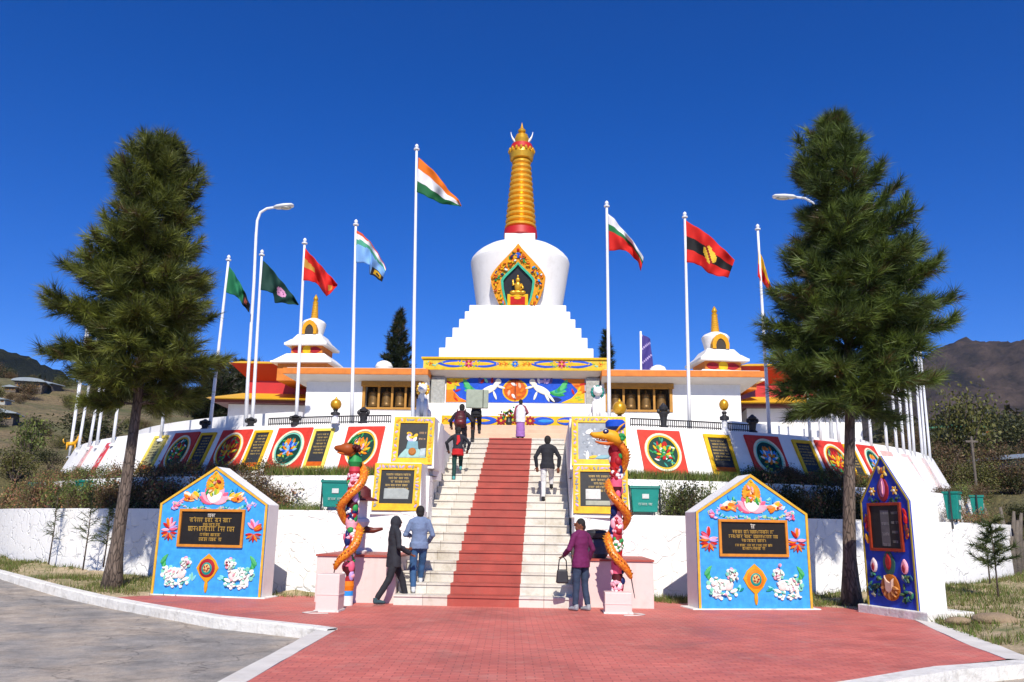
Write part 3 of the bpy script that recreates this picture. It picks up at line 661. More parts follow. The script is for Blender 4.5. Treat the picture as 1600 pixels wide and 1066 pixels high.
# ================================================================== the great stupa
SB = 17.4
stp = thing("stupa", "tall white Buddhist stupa with golden ringed spire", "stupa", W(0, SB, 4.2), -TH)
Z0 = 4.2
def sq(mb, h, z0, z1, h2=None, c=None): h2 = h if h2 is None else h2; return mb.box(-h, h, -h, h, z0 - Z0, z1 - Z0, c, top=(-h2, h2, -h2, h2))
obj("base", sq(sq(MB(), 3.5, 4.2, 5.66), 3.35, 5.66, 6.12), M['white'], stp, bevel=.02)
obj("body", sq(MB(), 3.05, 6.12, 7.2), M['white'], stp)
obj("soffit", sq(MB(), 3.1, 7.16, 7.38, 3.5), M['soffit'], stp)
fr = MB(); sq(fr, 3.56, 7.38, 7.44, c=K['yellow']); sq(fr, 3.53, 7.44, 7.80, c=lin('d9c04a')); sq(fr, 3.6, 7.80, 7.87, c=K['yellow'])
cor = obj("cornice", fr, M['paint'], stp)
fz = MB(); rg = random.Random(3); zc = 7.62 - Z0; yb = -3.531
fz.box(-3.45, 3.45, yb - .004, yb, zc - .165, zc + .165, lin('d7b83a'))
yb -= .0042
for cx in (-1.78, 1.78):
    for s_ in (-1, 1): fz.leaf(cx + s_ * .62, zc, 0 if s_ > 0 else math.pi, 1.15, .3, K['blue'], .010, yb, 10, .5); fz.leaf(cx + s_ * .5, zc, 0 if s_ > 0 else math.pi, 1.0, .14, K['yellow'], .016, yb, 8, .5)
    flower(fz, cx, zc, .17, yb, K['pink'], K['crimson'], 8)
    for s_ in (-1, 1):
        for i in range(4): fz.leaf(cx + s_ * (.22 + .06 * i), zc + (-.08, .08, -.04, .05)[i], rg.uniform(0, 3), .14, .07, rg.choice([K['lime'], K['yellow']]), .02 + .001 * i, yb, 6)
flower(fz, 0, zc, .14, yb, K['sky'], K['blue'], 8)
for x in (-.35, .35, -3.25, 3.25, -.55, .55): flower(fz, x, zc, .1, yb, K['orange'], K['yellow'], 6, K['red'])
vine(fz, -3.4, zc, -2.8, zc, .08, yb, rg, [K['lime'], K['yellow'], K['mint']], 10); vine(fz, 2.8, zc, 3.4, zc, .08, yb, rg, [K['lime'], K['yellow'], K['mint']], 10); vine(fz, -.7, zc, .7, zc, .08, yb, rg, [K['lime'], K['yellow'], K['gold']], 16)
obj("cornice_painting", fz, M['paint'], cor)
# main mural
mu = MB(); zm0, zm1 = 6.2 - Z0, 7.14 - Z0; zc = (zm0 + zm1) / 2; yb = -3.06
mu.box(-2.68, 2.68, yb - .02, yb, zm0, zm1, K['blue']); yb -= .0202
for s_ in (-1, 1):
    for (za, zb) in ((zm0, zc), (zm1, zc)):
        q = [(s_ * 2.67, za), (s_ * 1.75, za), (s_ * 2.15, (za * .62 + zb * .38)), (s_ * 2.42, zb)]; q.append((s_ * 2.67, zb))
        ccw = sum((q[i][0] * q[(i + 1) % 5][1] - q[(i + 1) % 5][0] * q[i][1]) for i in range(5)) > 0
        mu.bump_poly(q if ccw else q[::-1], K['orange'] if (za > zb) == (s_ > 0) else K['yellow'], .012, yb)
    for i in range(8): mu.leaf(s_ * rg.uniform(2.2, 2.6), rg.uniform(zm0 + .1, zm1 - .1), rg.uniform(0, 3), .26, .09, rg.choice([K['deep'], K['yellow'], K['sky'], K['lime'], K['red']]), .02 + .001 * i, yb, 6)
    for i in range(5): mu.leaf(s_ * (1.62 + .06 * i), zc - .12 + .08 * i, (.3 if s_ > 0 else math.pi - .3) + (.3 * i - .5) * s_, .6, .2, (K['green'], lin('4fb06a'), K['teal'])[i % 3], .014 + .002 * i, yb, 8)
    mu.leaf(s_ * 1.55, zm0 + .12, 0, .5, .22, K['navy'], .012, yb, 8)
    # prancing white beast
    w_ = lin('e8e4d0')
    mu.leaf(s_ * 1.02, zc + .02, s_ * -.45, .72, .27, w_, .04, yb, 10, .1); mu.leaf(s_ * .74, zc + .22, s_ * -.95, .42, .2, w_, .044, yb, 8, .1); mu.disc(s_ * .66, zc + .34, .12, w_, .05, yb)
    for i, (x, z, a, l) in enumerate(((.55, .12, .25, .34), (.78, -.2, 1.2, .36), (1.22, -.25, -1.1, .42), (1.36, -.26, -.85, .5))): mu.leaf(s_ * x, zc + z, s_ * a, l, .1, w_, .036 + .002 * i, yb, 6, .2)
    for i in range(6): mu.leaf(s_ * (.78 + .12 * i), zc + .36 + .03 * (i % 2), rg.uniform(0, 3), .24, .12, rg.choice([K['violet'], K['mint'], K['green'], K['white'], K['crimson'], K['lilac']]), .03 + .002 * i, yb, 6)
mu.disc(0, zc, .5, K['yellow'], .02, yb, 28, .44); mu.disc(0, zc, .45, K['deep'], .03, yb, 28, .4)
for i in range(14): a = i * .9; mu.leaf(.27 * math.cos(a), zc + .24 * math.sin(a), a + .9, .24, .12, (K['white'], K['orange'], lin('e9b08a'))[i % 3], .04 + .001 * i, yb, 6)
mu.box(-.012, .012, yb - .06, yb, zc - .42, zc + .42, K['maroon']); mu.leaf(0, zm1 - .07, 0, .5, .1, K['maroon'], .02, yb)
obj("mural", mu, M['paint'], stp)
# lower frieze
lf = MB(); z0, z1 = 5.2 - Z0, 5.62 - Z0; yb = -3.51; zc = (z0 + z1) / 2; lf.box(-2.75, 2.75, yb - .02, yb, z0, z1, K['yellow']); lf.box(-2.75, 2.75, yb - .026, yb - .0202, z0, z0 + .07, K['red']); yb -= .0262
for cx in (-1.55, 1.55):
    for s_ in (-1, 1): lf.leaf(cx + s_ * .5, zc + .03, 0 if s_ > 0 else math.pi, .9, .32, K['blue'], .012, yb, 8, .5); lf.leaf(cx + s_ * .36, zc + .03, 0, .6, .12, K['yellow'] if s_ > 0 else K['sky'], .02, yb)
for cx in (-.5, .6): flower(lf, cx, zc + .03, .2, yb, K['crimson'], lin('8a1830'), 8)
for i in range(16): lf.leaf(-.3 + .04 * i, zc + .06 * math.sin(i * 2), i, .16, .08, (K['crimson'], K['lime'], K['gold'])[i % 3], .022 + .0005 * i, yb, 6)
vine(lf, 2.1, zc, 2.7, zc, .1, yb, rg, [K['gold'], K['deep'], K['violet']], 12); vine(lf, -2.7, zc, -2.1, zc, .1, yb, rg, [K['gold'], K['deep'], K['violet']], 12)
obj("frieze", lf, M['paint'], stp)
for s_ in (-1, 1):
    obj("stone_pilaster", MB().box(s_ * 2.98 - .26, s_ * 2.98 + .26, -3.2, -3.06, 6.13 - Z0, 7.16 - Z0), M['stoneclad'], stp)
tiers = [(3.02, 8.36), (2.80, 8.83), (2.57, 9.28), (2.34, 9.70), (2.14, 10.07), (1.98, 10.38)]
zz = 7.87
for h, zt in tiers: obj("tier", sq(MB(), h, zz, zt), M['white'], stp, bevel=.03); zz = zt
prof = [(1.78, 10.38), (1.84, 10.7), (2.15, 12.66), (2.16, 12.78), (2.11, 12.92), (1.98, 13.08), (1.8, 13.24), (1.52, 13.42), (1.12, 13.55), (.8, 13.62), (.5, 13.64)]
dome = obj("dome", MB().lathe([(r, z - Z0) for r, z in prof], 64), M['white'], stp, auto=35)
obj("neck", MB().box(-.66, .66, -.66, .66, 13.4 - Z0, 13.98 - Z0), M['white'], stp, bevel=.02)
spire = obj("spire", MB().lathe([(.68, 13.98 - Z0), (.74, 14.02 - Z0), (.72, 14.34 - Z0), (.6, 14.36 - Z0)], 32, K['red']), M['red'], stp, auto=35)
rp = []; nr = 13
for i in range(nr):
    t = i / (nr - 1); r = .70 + (.43 - .70) * t; z = 14.36 + 3.32 * i / nr; hgt = 3.32 / nr
    rp += [(r * .80, z), (r * .86, z + hgt * .12), (r, z + hgt * .35), (r * 1.0, z + hgt * .62), (r * .93, z + hgt * .86)]
rp += [(.36, 17.68)]
obj("spire_rings", MB().lathe([(r, z - Z0) for r, z in rp], 40), M['goldp'], spire, smooth=True)
cw = MB().lathe([(.40, 17.66 - Z0), (.52, 17.70 - Z0), (.56, 17.95 - Z0), (.53, 18.1 - Z0), (.5, 18.1 - Z0)], 32)
for i in range(16): a = 2 * math.pi * i / 16; cw.ball((.55 * math.cos(a), .55 * math.sin(a), 18.1 - Z0), (.07, .07, .12), 8, 6)
obj("crown_band", cw, M['gold'], spire, auto=40)
obj("red_drum", MB().lathe([(.5, 18.0 - Z0), (.54, 18.2 - Z0), (.46, 18.42 - Z0), (.2, 18.48 - Z0)], 32), M['red'], spire, auto=40)
for s_ in (-1, 1):
    pts = [(s_ * (.14 + .36 * math.sin(t * 1.5)), 0, 18.46 - Z0 + .62 * t ** 1.3) for t in [i / 8 for i in range(9)]]
    obj("crescent_horn", MB().tube(pts, [(.13 * (1 - i / 8) + .012, .08 * (1 - i / 8) + .01) for i in range(9)], 10), M['white'], spire, smooth=True)
obj("finial", MB().lathe([(.1, 18.42 - Z0), (.3, 18.5 - Z0), (.34, 18.7 - Z0), (.26, 18.92 - Z0), (.1, 19.0 - Z0), (.17, 19.08 - Z0), (.18, 19.16 - Z0), (.08, 19.26 - Z0), (.04, 19.4 - Z0), (.004, 19.56 - Z0)], 24), M['gold'], spire, smooth=True)
# niche on the dome
def ogee(hw, z0, zs, zt, n=10):
    pts = [(hw * .66, z0), (hw * .82, z0 + (zs - z0) * .3), (hw * .95, z0 + (zs - z0) * .66), (hw, zs - .02)]
    for i in range(1, n): t = i / n; pts.append((hw * ((1 - t) + .34 * t * (1 - t) * (1.15 - 1.75 * t)), zs + (zt - zs) * t))
    return pts + [(0, zt)] + [(-x, z) for x, z in pts[::-1]]
def loop_band(mb, A, B, y0, y1, c):
    n = len(A); vs = [(x, y0, z) for x, z in A] + [(x, y0, z) for x, z in B] + [(x, y1, z) for x, z in A] + [(x, y1, z) for x, z in B]
    fs = []
    for i in range(n - 1): fs += [(i, i + 1, n + i + 1, n + i), (i + 1, i, 2 * n + i, 2 * n + i + 1), (n + i, n + i + 1, 3 * n + i + 1, 3 * n + i)]
    return mb.add(vs, fs, c)
NB = 10.38; hT = P(815, 379, W(0, SB - 2.3).y).z - NB
no = ogee(1.13, 0, 1.2, hT); ni = ogee(.70, 0, 1.06, hT * .70); nj = ogee(.60, 0, 1.02, hT * .655)
nb = MB(); loop_band(nb, no, ni, 0, .4, lin('dc941c')); nic = obj("niche_surround", nb, M['paint'], stp); nic.location = (0, -1.93, NB - Z0); nic.rotation_euler = (rad(8), 0, 0)
nt_ = MB(); loop_band(nt_, ni, nj, -.03, .3, lin('3fae8c')); obj("niche_trim", nt_, M['paint'], nic)
obj("niche_shade_back", MB().prism([(x * .99, z) for x, z in nj], .075, .1, K['black']), M['blackish'], nic)  # near-black plate paints in the shade of a deeper niche
nd = MB(); rg = random.Random(9); hf = len(no) // 2
for i in range(150):
    s_ = -1 if i % 2 else 1; t = rg.random() * .93; k = min(hf - 1, int(t * hf)); g = t * hf - k; f = rg.uniform(.2, .8)
    pa = [no[k][c] * (1 - g) + no[k + 1][c] * g for c in (0, 1)]; pb = [ni[k][c] * (1 - g) + ni[k + 1][c] * g for c in (0, 1)]
    nd.leaf(s_ * (pa[0] * f + pb[0] * (1 - f)), pa[1] * f + pb[1] * (1 - f), rg.uniform(0, 6.28), rg.uniform(.1, .2), rg.uniform(.05, .1), rg.choice([K['yellow'], K['deep'], K['sky'], K['white'], K['red'], K['green'], K['gold'], K['gold'], K['yellow'], K['navy'], K['orange'], K['orange'], K['deep']]), .02 + .0006 * i, -.0005, 7)
nd.disc(0, hT * .80, .12, K['blue'], .06, -.0005); nd.disc(0, hT * .89, .06, K['red'], .06, -.0005)
obj("niche_ornament", nd, M['paint'], nic)
al = MB().box(-.42, .42, -.05, .2, 0, .46, K['yellow']); al.box(-.3, .3, -.06, -.0502, .02, .36, K['red']); al.leaf(0, .3, 0, .3, .12, K['yellow'], .02, -.0602); obj("niche_altar", al, M['paint'], nic)
bu = MB(); bz = .46; by = -.02
bu.ball((0, by, bz + .08), (.3, .09, .09)).ball((0, by, bz + .3), (.14, .08, .22)).ball((0, by, bz + .58), (.09, .07, .11)).ball((0, by, bz + .72), (.04, .04, .08)).tube([(.13, by, bz + .42), (.22, by - .03, bz + .25), (.05, by - .08, bz + .15)], [.05, .045, .04]).tube([(-.13, by, bz + .42), (-.2, by, bz + .36), (-.2, by - .02, bz + .6)], [.05, .045, .035]).ball((.19, by - .04, bz + .07), (.14, .08, .08)).ball((-.19, by - .04, bz + .07), (.14, .08, .08))
obj("niche_figure", bu, M['gold'], nic, smooth=True)

# ================================================================== prayer wheel galleries, temples, small stupas
def gallery(label, a0, a1, w0, w1, side):       # wall from a0 to a1, window from w0 to w1
    t = thing("prayer_wheel_gallery", label, "gallery", W(0, 14.0, 4.2), -TH)
    zt, zw0, zw1, D = 7.02 - 4.2, 5.92 - 4.2, 6.72 - 4.2, 7.0
    obj("wall", MB().box(a0, w0, 0, D, 0, zt).box(w1, a1, 0, D, 0, zt).box(w0, w1, 0, D, 0, zw0).box(w0, w1, 0, D, zw1 + .2, zt).box(w0, w1, .6, D, zw0, zw1 + .2), M['white'], t)
    obj("plinth_band", MB().box(a0 - .03, a1 + .03, -.05, .0, 0, 5.35 - 4.2), M['white'], t, bevel=.01)
    ov0, ov1 = (a0 - .75, a1 + .02) if side < 0 else (a0 - .02, a1 + .75)
    obj("soffit", MB().box(a0, a1, -.02, D, zt - .12, zt + .06, top=(ov0, ov1, -.62, D + .5)), M['soffit'], t)
    r = obj("roof", MB().box(ov0 - .02, ov1 + .02, -.66, D + .55, zt + .06, zt + .3), M['oband'], t, bevel=.02)
    obj("roof_deck", MB().box(ov0 + .1, ov1 - .1, -.5, D + .4, zt + .3, zt + .34), M['flush'], r)
    wf = obj("window_frame", MB().box(w0 - .06, w1 + .06, -.05, .02, zw0 - .08, zw0).box(w0 - .06, w0 + .05, -.03, .1, zw0, zw1).box(w1 - .05, w1 + .06, -.03, .1, zw0, zw1).box(w0 - .1, w1 + .1, -.12, .05, zw1, zw1 + .2), M['wood'], t, bevel=.008)
    n = max(3, round((w1 - w0) / .62)); dx = (w1 - w0 - .1) / n
    obj("shade_backing", MB().box(w0 + .0, w1 - .0, .56, .598, zw0, zw1 + .18), M['recess_shade'], wf)  # dark sheet over the white back wall paints in the opening's shade
    for i in range(n):
        x = w0 + .05 + dx * (i + .5)
        wb = MB().lathe([(.04, 0), (.05, .05), (.19, .08), (.2, .14), (.19, .2), (.19, .5), (.2, .56), (.18, .62), (.05, .66), (.03, .78)], 16, o=(x, .3, zw0)); obj("prayer_wheel", wb, M['brass'], t, auto=35)
        if i: obj("mullion", MB().box(x - dx / 2 - .04, x - dx / 2 + .04, .02, .1, zw0, zw1), M['wood'], wf)
    dent = MB()
    k = int((w1 - w0 + .2) / .16)
    for i in range(k): x = w0 - .08 + i * .16; dent.box(x, x + .09, -.15, -.121, zw1 + .03, zw1 + .12)
    obj("dentil", dent, M['wood'], wf)
    return t
gallery("white flat-roofed prayer wheel gallery left of the stupa", -8.05, -3.3, -5.8, -3.62, -1)
gallery("white flat-roofed prayer wheel gallery right of the stupa", 3.3, 8.5, 3.5, 5.9, 1)

def temple(label, a0, a1, b, rz, side):
    t = thing("corner_temple", label, "temple", W((a0 + a1) / 2, b, 4.2), -TH + rz); w = (a1 - a0) / 2
    obj("wall", MB().box(-w, w, 0, 6, 0, 2.35), M['white'], t)
    obj("timber_band", MB().box(-w - .5, w + .5, -.45, 6.4, 2.36, 2.5), M['dred'], t)
    obj("lower_roof", MB().box(-w - .75, w + .75, -.8, 6.8, 2.5, 2.95, top=(-w + .35, w - .35, .7, 5.6)), M['yroof'], t, bevel=.02)
    obj("upper_wall", MB().box(-w + .55, w - .55, .9, 5.4, 2.94, 3.55).box(-w + .55, w - .55, .9, 5.4, 3.55, 4.2, top=(-w - .15, w + .15, .2, 6.1)), M['red'], t)
    obj("upper_roof", MB().box(-w - .2, w + .2, .1, 6.2, 4.2, 4.36, top=(-w + .2, w - .2, .5, 5.8)), M['yroof'], t)
temple("red and yellow roofed corner temple behind the left gallery end", -12.6, -8.4, 18.0, rad(4), -1)
temple("red and yellow roofed corner temple behind the right gallery, partly hidden by the right pine", 9.6, 14.2, 17.6, rad(-4), 1)

def small_stupa(label, u, Y, zbase, rz, base_h, kw=1.0):
    p = P(u, 560, Y); t = thing("small_stupa", label, "small stupa", (p.x, p.y, zbase), rz); t.scale = (kw, kw, .5 + .5 * kw)
    k = Y * 1.03 / F_PX
    def s(m, h, z0, z1, h2=None): h2 = h if h2 is None else h2; return m.box(-h * k, h * k, -h * k, h * k, z0 * k, z1 * k, None, top=(-h2 * k, h2 * k, -h2 * k, h2 * k))
    z = base_h
    obj("pedestal", s(MB(), 44, -12, z), M['oband'], t)
    obj("lower_eave", s(s(MB(), 54, z, z + 3), 52, z + 3, z + 18, 34), M['white'], t, bevel=.01)
    nk = obj("painted_neck", s(MB(), 28, z + 17, z + 33), M['oband'], t)
    q = MB(); yb = -28 * k - .001
    for x in (-15, 15): q.leaf(x * k, (z + 25) * k, 0, 22 * k, 11 * k, K['crimson'], .02, yb)
    q.disc(0, (z + 25) * k, 7.5 * k, K['yellow'], .03, yb); obj("neck_painting", q, M['paint'], nk)
    obj("upper_eave", s(s(s(MB(), 38, z + 32, z + 36), 37, z + 36, z + 43, 29), 28, z + 43, z + 53, 21), M['white'], t, bevel=.01)
    d = obj("vase", MB().lathe([(r * k, (z + h) * k) for r, h in ((15, 52), (17, 56), (21, 72), (21.5, 75), (18, 79), (9, 83), (3, 84))], 32), M['white'], t, auto=35)
    a = MB(); o = [(x * k, (z + 53) * k + zz * k) for x, zz in ((13, 0), (13.5, 8), (11, 16), (6, 21.5), (0, 24), (-6, 21.5), (-11, 16), (-13.5, 8), (-13, 0))]; i_ = [(x * .58, (z + 53) * k + (zv - (z + 53) * k) * .68) for x, zv in o]
    loop_band(a, o, i_, -23.5 * k, -14 * k, K['gold']); ni = obj("niche_arch", a, M['paint'], d); obj("niche_shade_plate", MB().prism(i_, -22.2 * k, -20 * k, K['black']), M['recess_shade'], ni)  # dark plate before the vase stands for the shade of a hollow
    rp = [(7.5, 82)]
    for i in range(9): zz = 83 + i * 3.2; r = 6.8 - .26 * i; rp += [(r * .88, zz), (r, zz + 1.2), (r, zz + 2.2), (r * .88, zz + 3)]
    sp_ = obj("spire", MB().lathe([(r * k, (z + h) * k) for r, h in rp], 20), M['goldp'], t, smooth=True)
    obj("finial", MB().lathe([(r * k, (z + h) * k) for r, h in ((4.4, 110), (5, 112.5), (3, 114), (4.6, 118), (3.2, 121.5), (.5, 126))], 16), M['gold'], sp_, smooth=True)
small_stupa("small white stupa with gilded spire above the left gallery roof", 487, 35.2, 7.75, -TH + rad(-3), 16, .87)
small_stupa("small white stupa with gilded spire above the right gallery roof", 1119, 34.4, 7.55, -TH + rad(9), 0)

for u, Y, lab in ((600, 33, "white hood-shaped vent on the left gallery roof"), (1028, 33, "white domed vent on the right gallery roof")):
    p = P(u, 575, Y); t = thing("roof_vent", lab, "vent", (p.x, p.y, 7.36), 0)
    obj("hood", MB().lathe([(.16, 0), (.16, .28), (.3, .34), (.36, .5), (.28, .66), (.12, .74), (.02, .76)], 20), M['white'], t, auto=40); obj("collar", MB().lathe([(.2, 0), (.2, .06), (.17, .08)], 16), M['stoneclad'], t)

# ================================================================== poles, flags, lamps
def on_circle(u, v, R0, z):
    ph = phi_u(u, R0, z); return mp(R0, ph, z)
def pole(u0, v0, u1, v1, R0, label, group=None, rb=.055, rt=.035, z0=4.2, zlow=4.18):
    b = on_circle(u0, v0, R0, z0); tp = P(u1, v1, b.y); tp.y += 0
    t = thing("flagpole", label, "flagpole", (b.x, b.y, zlow), 0, group); d = tp - Vector((b.x, b.y, zlow))
    obj("pole", MB().tube([d * (i / 6) for i in range(7)], [rb + (rt - rb) * i / 6 for i in range(7)], 12), M['pole'], t, smooth=True)
    obj("cap", MB().lathe([(.02, -.02), (.085, 0), (.085, .03), (.03, .05), (.055, .09), (.05, .14), (.012, .18)], 14, o=d), M['pole'], t, auto=40)
    obj("base_collar", MB().lathe([(.11, 0), (.11, .05), (rb + .01, .09)], 14), M['pole'], t, auto=40)
    return b
FP = {}
for key, a in dict(india=(645, 660, 651, 234), sky=(549, 660, 556, 352), red=(462, 660, 476, 381), green2=(393, 660, 409, 399), green1=(327, 660, 357, 407), white=(952, 660, 948, 323), black=(1078, 660, 1070, 340), yellow=(1203, 662, 1184, 359)).items():
    lab = dict(india="tallest white flagpole, carrying the orange, white and green flag", sky="white flagpole carrying the pale blue flag with striped top", red="white flagpole carrying the red flag", green2="white flagpole carrying the dark green flag with a pink emblem", green1="leftmost flagpole with a flag, beside the left pine", white="white flagpole carrying the white, green and red flag", black="white flagpole carrying the red and black flag", yellow="white flagpole carrying the yellow and red flag beside the right pine")[key]
    FP[key] = pole(*a, 14.9, lab)
def flag(name, key, top, bot, colf, label, amp=.12, seed=0, n=40, m=22):
    Y = FP[key].y; rg = random.Random(seed)
    def along(pl, s):
        L = [0]
        for a, b in zip(pl, pl[1:]): L.append(L[-1] + math.hypot(b[0] - a[0], b[1] - a[1]))
        x = s * L[-1]
        for i in range(len(pl) - 1):
            if x <= L[i + 1] + 1e-9:
                f = (x - L[i]) / max(1e-9, L[i + 1] - L[i]); return pl[i][0] + (pl[i + 1][0] - pl[i][0]) * f, pl[i][1] + (pl[i + 1][1] - pl[i][1]) * f
        return pl[-1]
    mb = MB(); vs = []; ph = rg.uniform(0, 6)
    for i in range(n + 1):
        s = i / n; a = along(top, s); b = along(bot, s)
        for j in range(m + 1):
            t = j / m; u = a[0] + (b[0] - a[0]) * t; v = a[1] + (b[1] - a[1]) * t
            fold = amp * min(1, s * 3) * (math.sin(ph + s * 9 - t * 3.4) + .5 * math.sin(ph * 2 + s * 17 + t * 5))
            p = P(u, v, Y - .03 + fold); p.z += .012 * math.sin(s * 23 + t * 4 + ph) * min(1, s * 4); vs.append(p)
    o0 = len(mb.v); mb.v += [tuple(p) for p in vs]; k = m + 1
    for i in range(n):
        for j in range(m): mb.f.append([i * k + j, i * k + j + 1, (i + 1) * k + j + 1, (i + 1) * k + j]); mb.c.append(colf((i + .5) / n, (j + .5) / m))
    c = sum(vs, Vector()) / len(vs); mb.v = [tuple(Vector(q) - vs[0]) for q in mb.v]
    o = obj(name, mb, M['cloth'], smooth=True, loc=vs[0]); sd = o.modifiers.new("thickness", 'SOLIDIFY'); sd.thickness = .008
    return tag(o, label, "flag")
OR, GR, WH = lin('ea7a14'), lin('12663a'), lin('e6e6e8')
flag("flag", 'india', [(654, 246), (668, 258), (685, 275), (700, 296), (716, 312), (721, 322)], [(651, 300), (665, 306), (680, 314), (694, 320), (708, 320), (720, 323)], lambda s, t: OR if t < .34 else WH if t < .67 else GR, "orange, white and green flag on the tallest pole", .1, 1)
def c_sky(s, t):
    if s > .62 and t > .62: return K['yellow'] if .70 < t < .92 and .7 < s < .93 and not (.76 < t < .86 and .77 < s < .87) else lin('2a2430')
    q = t / (1 - .5 * s)
    return lin('d8562e') if q < .08 else WH if q < .26 else lin('4fa88a') if q < .44 else lin('86b8ea')
flag("flag", 'sky', [(557, 360), (567, 366), (578, 378), (590, 395), (600, 412), (603, 420)], [(556, 410), (568, 411), (578, 413), (577, 428), (588, 434), (597, 441)], c_sky, "pale blue flag with orange, white and green stripes and a dark badge", .1, 2)
RD, DR = lin('d61e14'), lin('a51510')
flag("flag", 'red', [(475, 385), (484, 397), (497, 410), (510, 425), (527, 444)], [(472, 438), (483, 439), (493, 441), (502, 452), (510, 464), (527, 447)], lambda s, t: lin('c8963c') if (s < .3 and .28 + s * .5 < t < .6) or (.72 < s < .86 and .55 < t < .8) else RD, "plain red flag with a small gold patch, above the left small stupa", .12, 3)
def c_g2(s, t):
    r = math.hypot((s - .56) * 1.5, t - .46); return lin('d79ac0') if .1 < r < .19 or (r < .08) else lin('8a3c7a') if r < .1 else lin('0d3f36')
flag("flag", 'green2', [(411, 407), (420, 415), (432, 430), (445, 445), (458, 462), (467, 476)], [(407, 453), (417, 455), (427, 458), (429, 473), (446, 474), (466, 477)], c_g2, "dark green flag with a round pink emblem", .12, 4)
flag("flag", 'green1', [(358, 416), (366, 427), (375, 442), (384, 460), (391, 477)], [(353, 457), (362, 460), (372, 465), (382, 480), (389, 488)], lambda s, t: lin('c8604c') if .72 < s < .84 and .25 < t < .7 else lin('15222a') if s > .66 else lin('1f7a50'), "leftmost flag, green with a dark fly end", .1, 5)
flag("flag", 'white', [(950, 334), (960, 342), (972, 358), (985, 372), (997, 388), (1006, 403)], [(952, 392), (965, 391), (978, 391), (988, 400), (997, 410), (1001, 424)], lambda s, t: WH if t < .27 else lin('1d7a44') if t < .45 else RD, "white, green and red striped flag right of the stupa", .12, 6)
def c_bk(s, t):
    e = math.hypot((s - .52) * 1.25, (t - .5) * .9)
    if e < .19: return lin('e9c53a') if abs(s - .5 - (t - .5) * .5) > .035 else lin('8a1410')
    return RD if t < .36 else lin('141418') if t < .68 else RD
flag("flag", 'black', [(1069, 343), (1085, 353), (1105, 365), (1125, 384), (1148, 406)], [(1071, 410), (1085, 411), (1096, 417), (1108, 428), (1122, 431), (1138, 434)], c_bk, "red flag with a black band and a yellow emblem", .1, 7)
flag("flag", 'yellow', [(1185, 390), (1190, 400), (1196, 418), (1202, 440), (1206, 452)], [(1184, 432), (1188, 437), (1192, 442), (1198, 450), (1203, 456)], lambda s, t: lin('e2b414') if t < .5 - .2 * s else RD, "yellow and red flag half hidden at the left edge of the right pine", .08, 8)
GL, GRr = "bare white flagpoles around the mound's left side", "bare white flagpoles around the mound's right side"
for u0, v0, u1, v1 in ((97, 707, 140, 480), (106, 706, 143, 490), (122, 704, 160, 480), (139, 699, 178, 478), (151, 697, 182, 470), (176, 693, 206, 470), (251, 680, 276, 470)):
    pole(u0, v0, u1, v1, 15.5, "one of the bare white flagpoles rising behind the left pine", GL, .05, .036, 4.0, 3.9)
for u0, v0, u1, v1 in ((1266, 671, 1255, 470), (1283, 671, 1270, 470), (1311, 676, 1296, 480), (1362, 684, 1345, 470), (1387, 684, 1368, 470), (1402, 688, 1383, 480), (1413, 692, 1393, 480), (1423, 698, 1404, 480), (1429, 700, 1411, 470), (1442, 706, 1422, 485), (1447, 708, 1428, 480), (1454, 713, 1432, 485)):
    pole(u0, v0, u1, v1, 15.4, "one of the bare white flagpoles rising behind the right pine", GRr, .046, .034, 4.0, 3.9)

def street_lamp(u0, v0, pts, head_u, label, R0=14.2):
    b = on_circle(u0, v0, R0, 4.2); t = thing("street_lamp", label, "street lamp", (b.x, b.y, 4.18), 0)
    q = [Vector((0, 0, 0))] + [P(u, v, b.y) - Vector((b.x, b.y, 4.18)) for u, v in pts]
    obj("lamp_post", MB().tube(q, [.07] + [.05 - .002 * i for i in range(len(pts))], 12), M['pole'], t, smooth=True)
    e, d = q[-1], (q[-1] - q[-2]).normalized(); h = P(head_u[0], head_u[1], b.y) - Vector((b.x, b.y, 4.18)); L = (h - e).length; sg = 1 if h.x > e.x else -1
    hd = MB(); hd.tube([e - Vector((sg * .05, 0, 0)), e + (h - e) * .1, e + (h - e) * .5, e + (h - e) * .92, h], [(.04, .04), (.13, .07), (.16, .085), (.14, .06), (.05, .03)], 16)
    ho = obj("lamp_head", hd, M['lamp'], t, smooth=True)
    obj("lens", MB().ball(tuple(e + (h - e) * .55 + Vector((0, 0, -.06))), (L * .33, .12, .05), 14, 8), M['lens'], ho, smooth=True)
street_lamp(383, 660, [(388, 580), (397, 440), (400, 370), (402, 345), (407, 332), (417, 326), (430, 324)], (459, 321), "tall curved street lamp left of the stupa, head pointing right")
street_lamp(1300, 670, [(1294, 580), (1286, 430), (1282, 360), (1278, 332), (1270, 317), (1258, 310), (1242, 308)], (1207, 307), "street lamp mostly hidden in the right pine, head poking out left")
bp = P(1001, 580, 37.0); t = thing("banner_pole", "white pole with a tall purple banner behind the right gallery roof", "banner pole", (bp.x, bp.y, 6.0), 0)
tpp = P(1001, 518, 37.0); obj("pole", MB().tube([(0, 0, 0), (tpp.x - bp.x, 0, tpp.z - 6)], .05, 10), M['pole'], t, smooth=True)
mb = MB(); n = 20
for i in range(n + 1):
    for j in range(7): f = i / n; mb.v.append((.06 + .42 * j / 6 + .12 * f * j / 6, .07 * math.sin(f * 7 + j * 1.1), tpp.z - 6.1 - 1.9 * f - .25 * j / 6 * (1 - f)))
for i in range(n):
    for j in range(6): mb.f.append([i * 7 + j, i * 7 + j + 1, i * 7 + j + 8, i * 7 + j + 7]); mb.c.append(lin('4a3f8a') if (i + j) % 7 else lin('b9a8d6'))
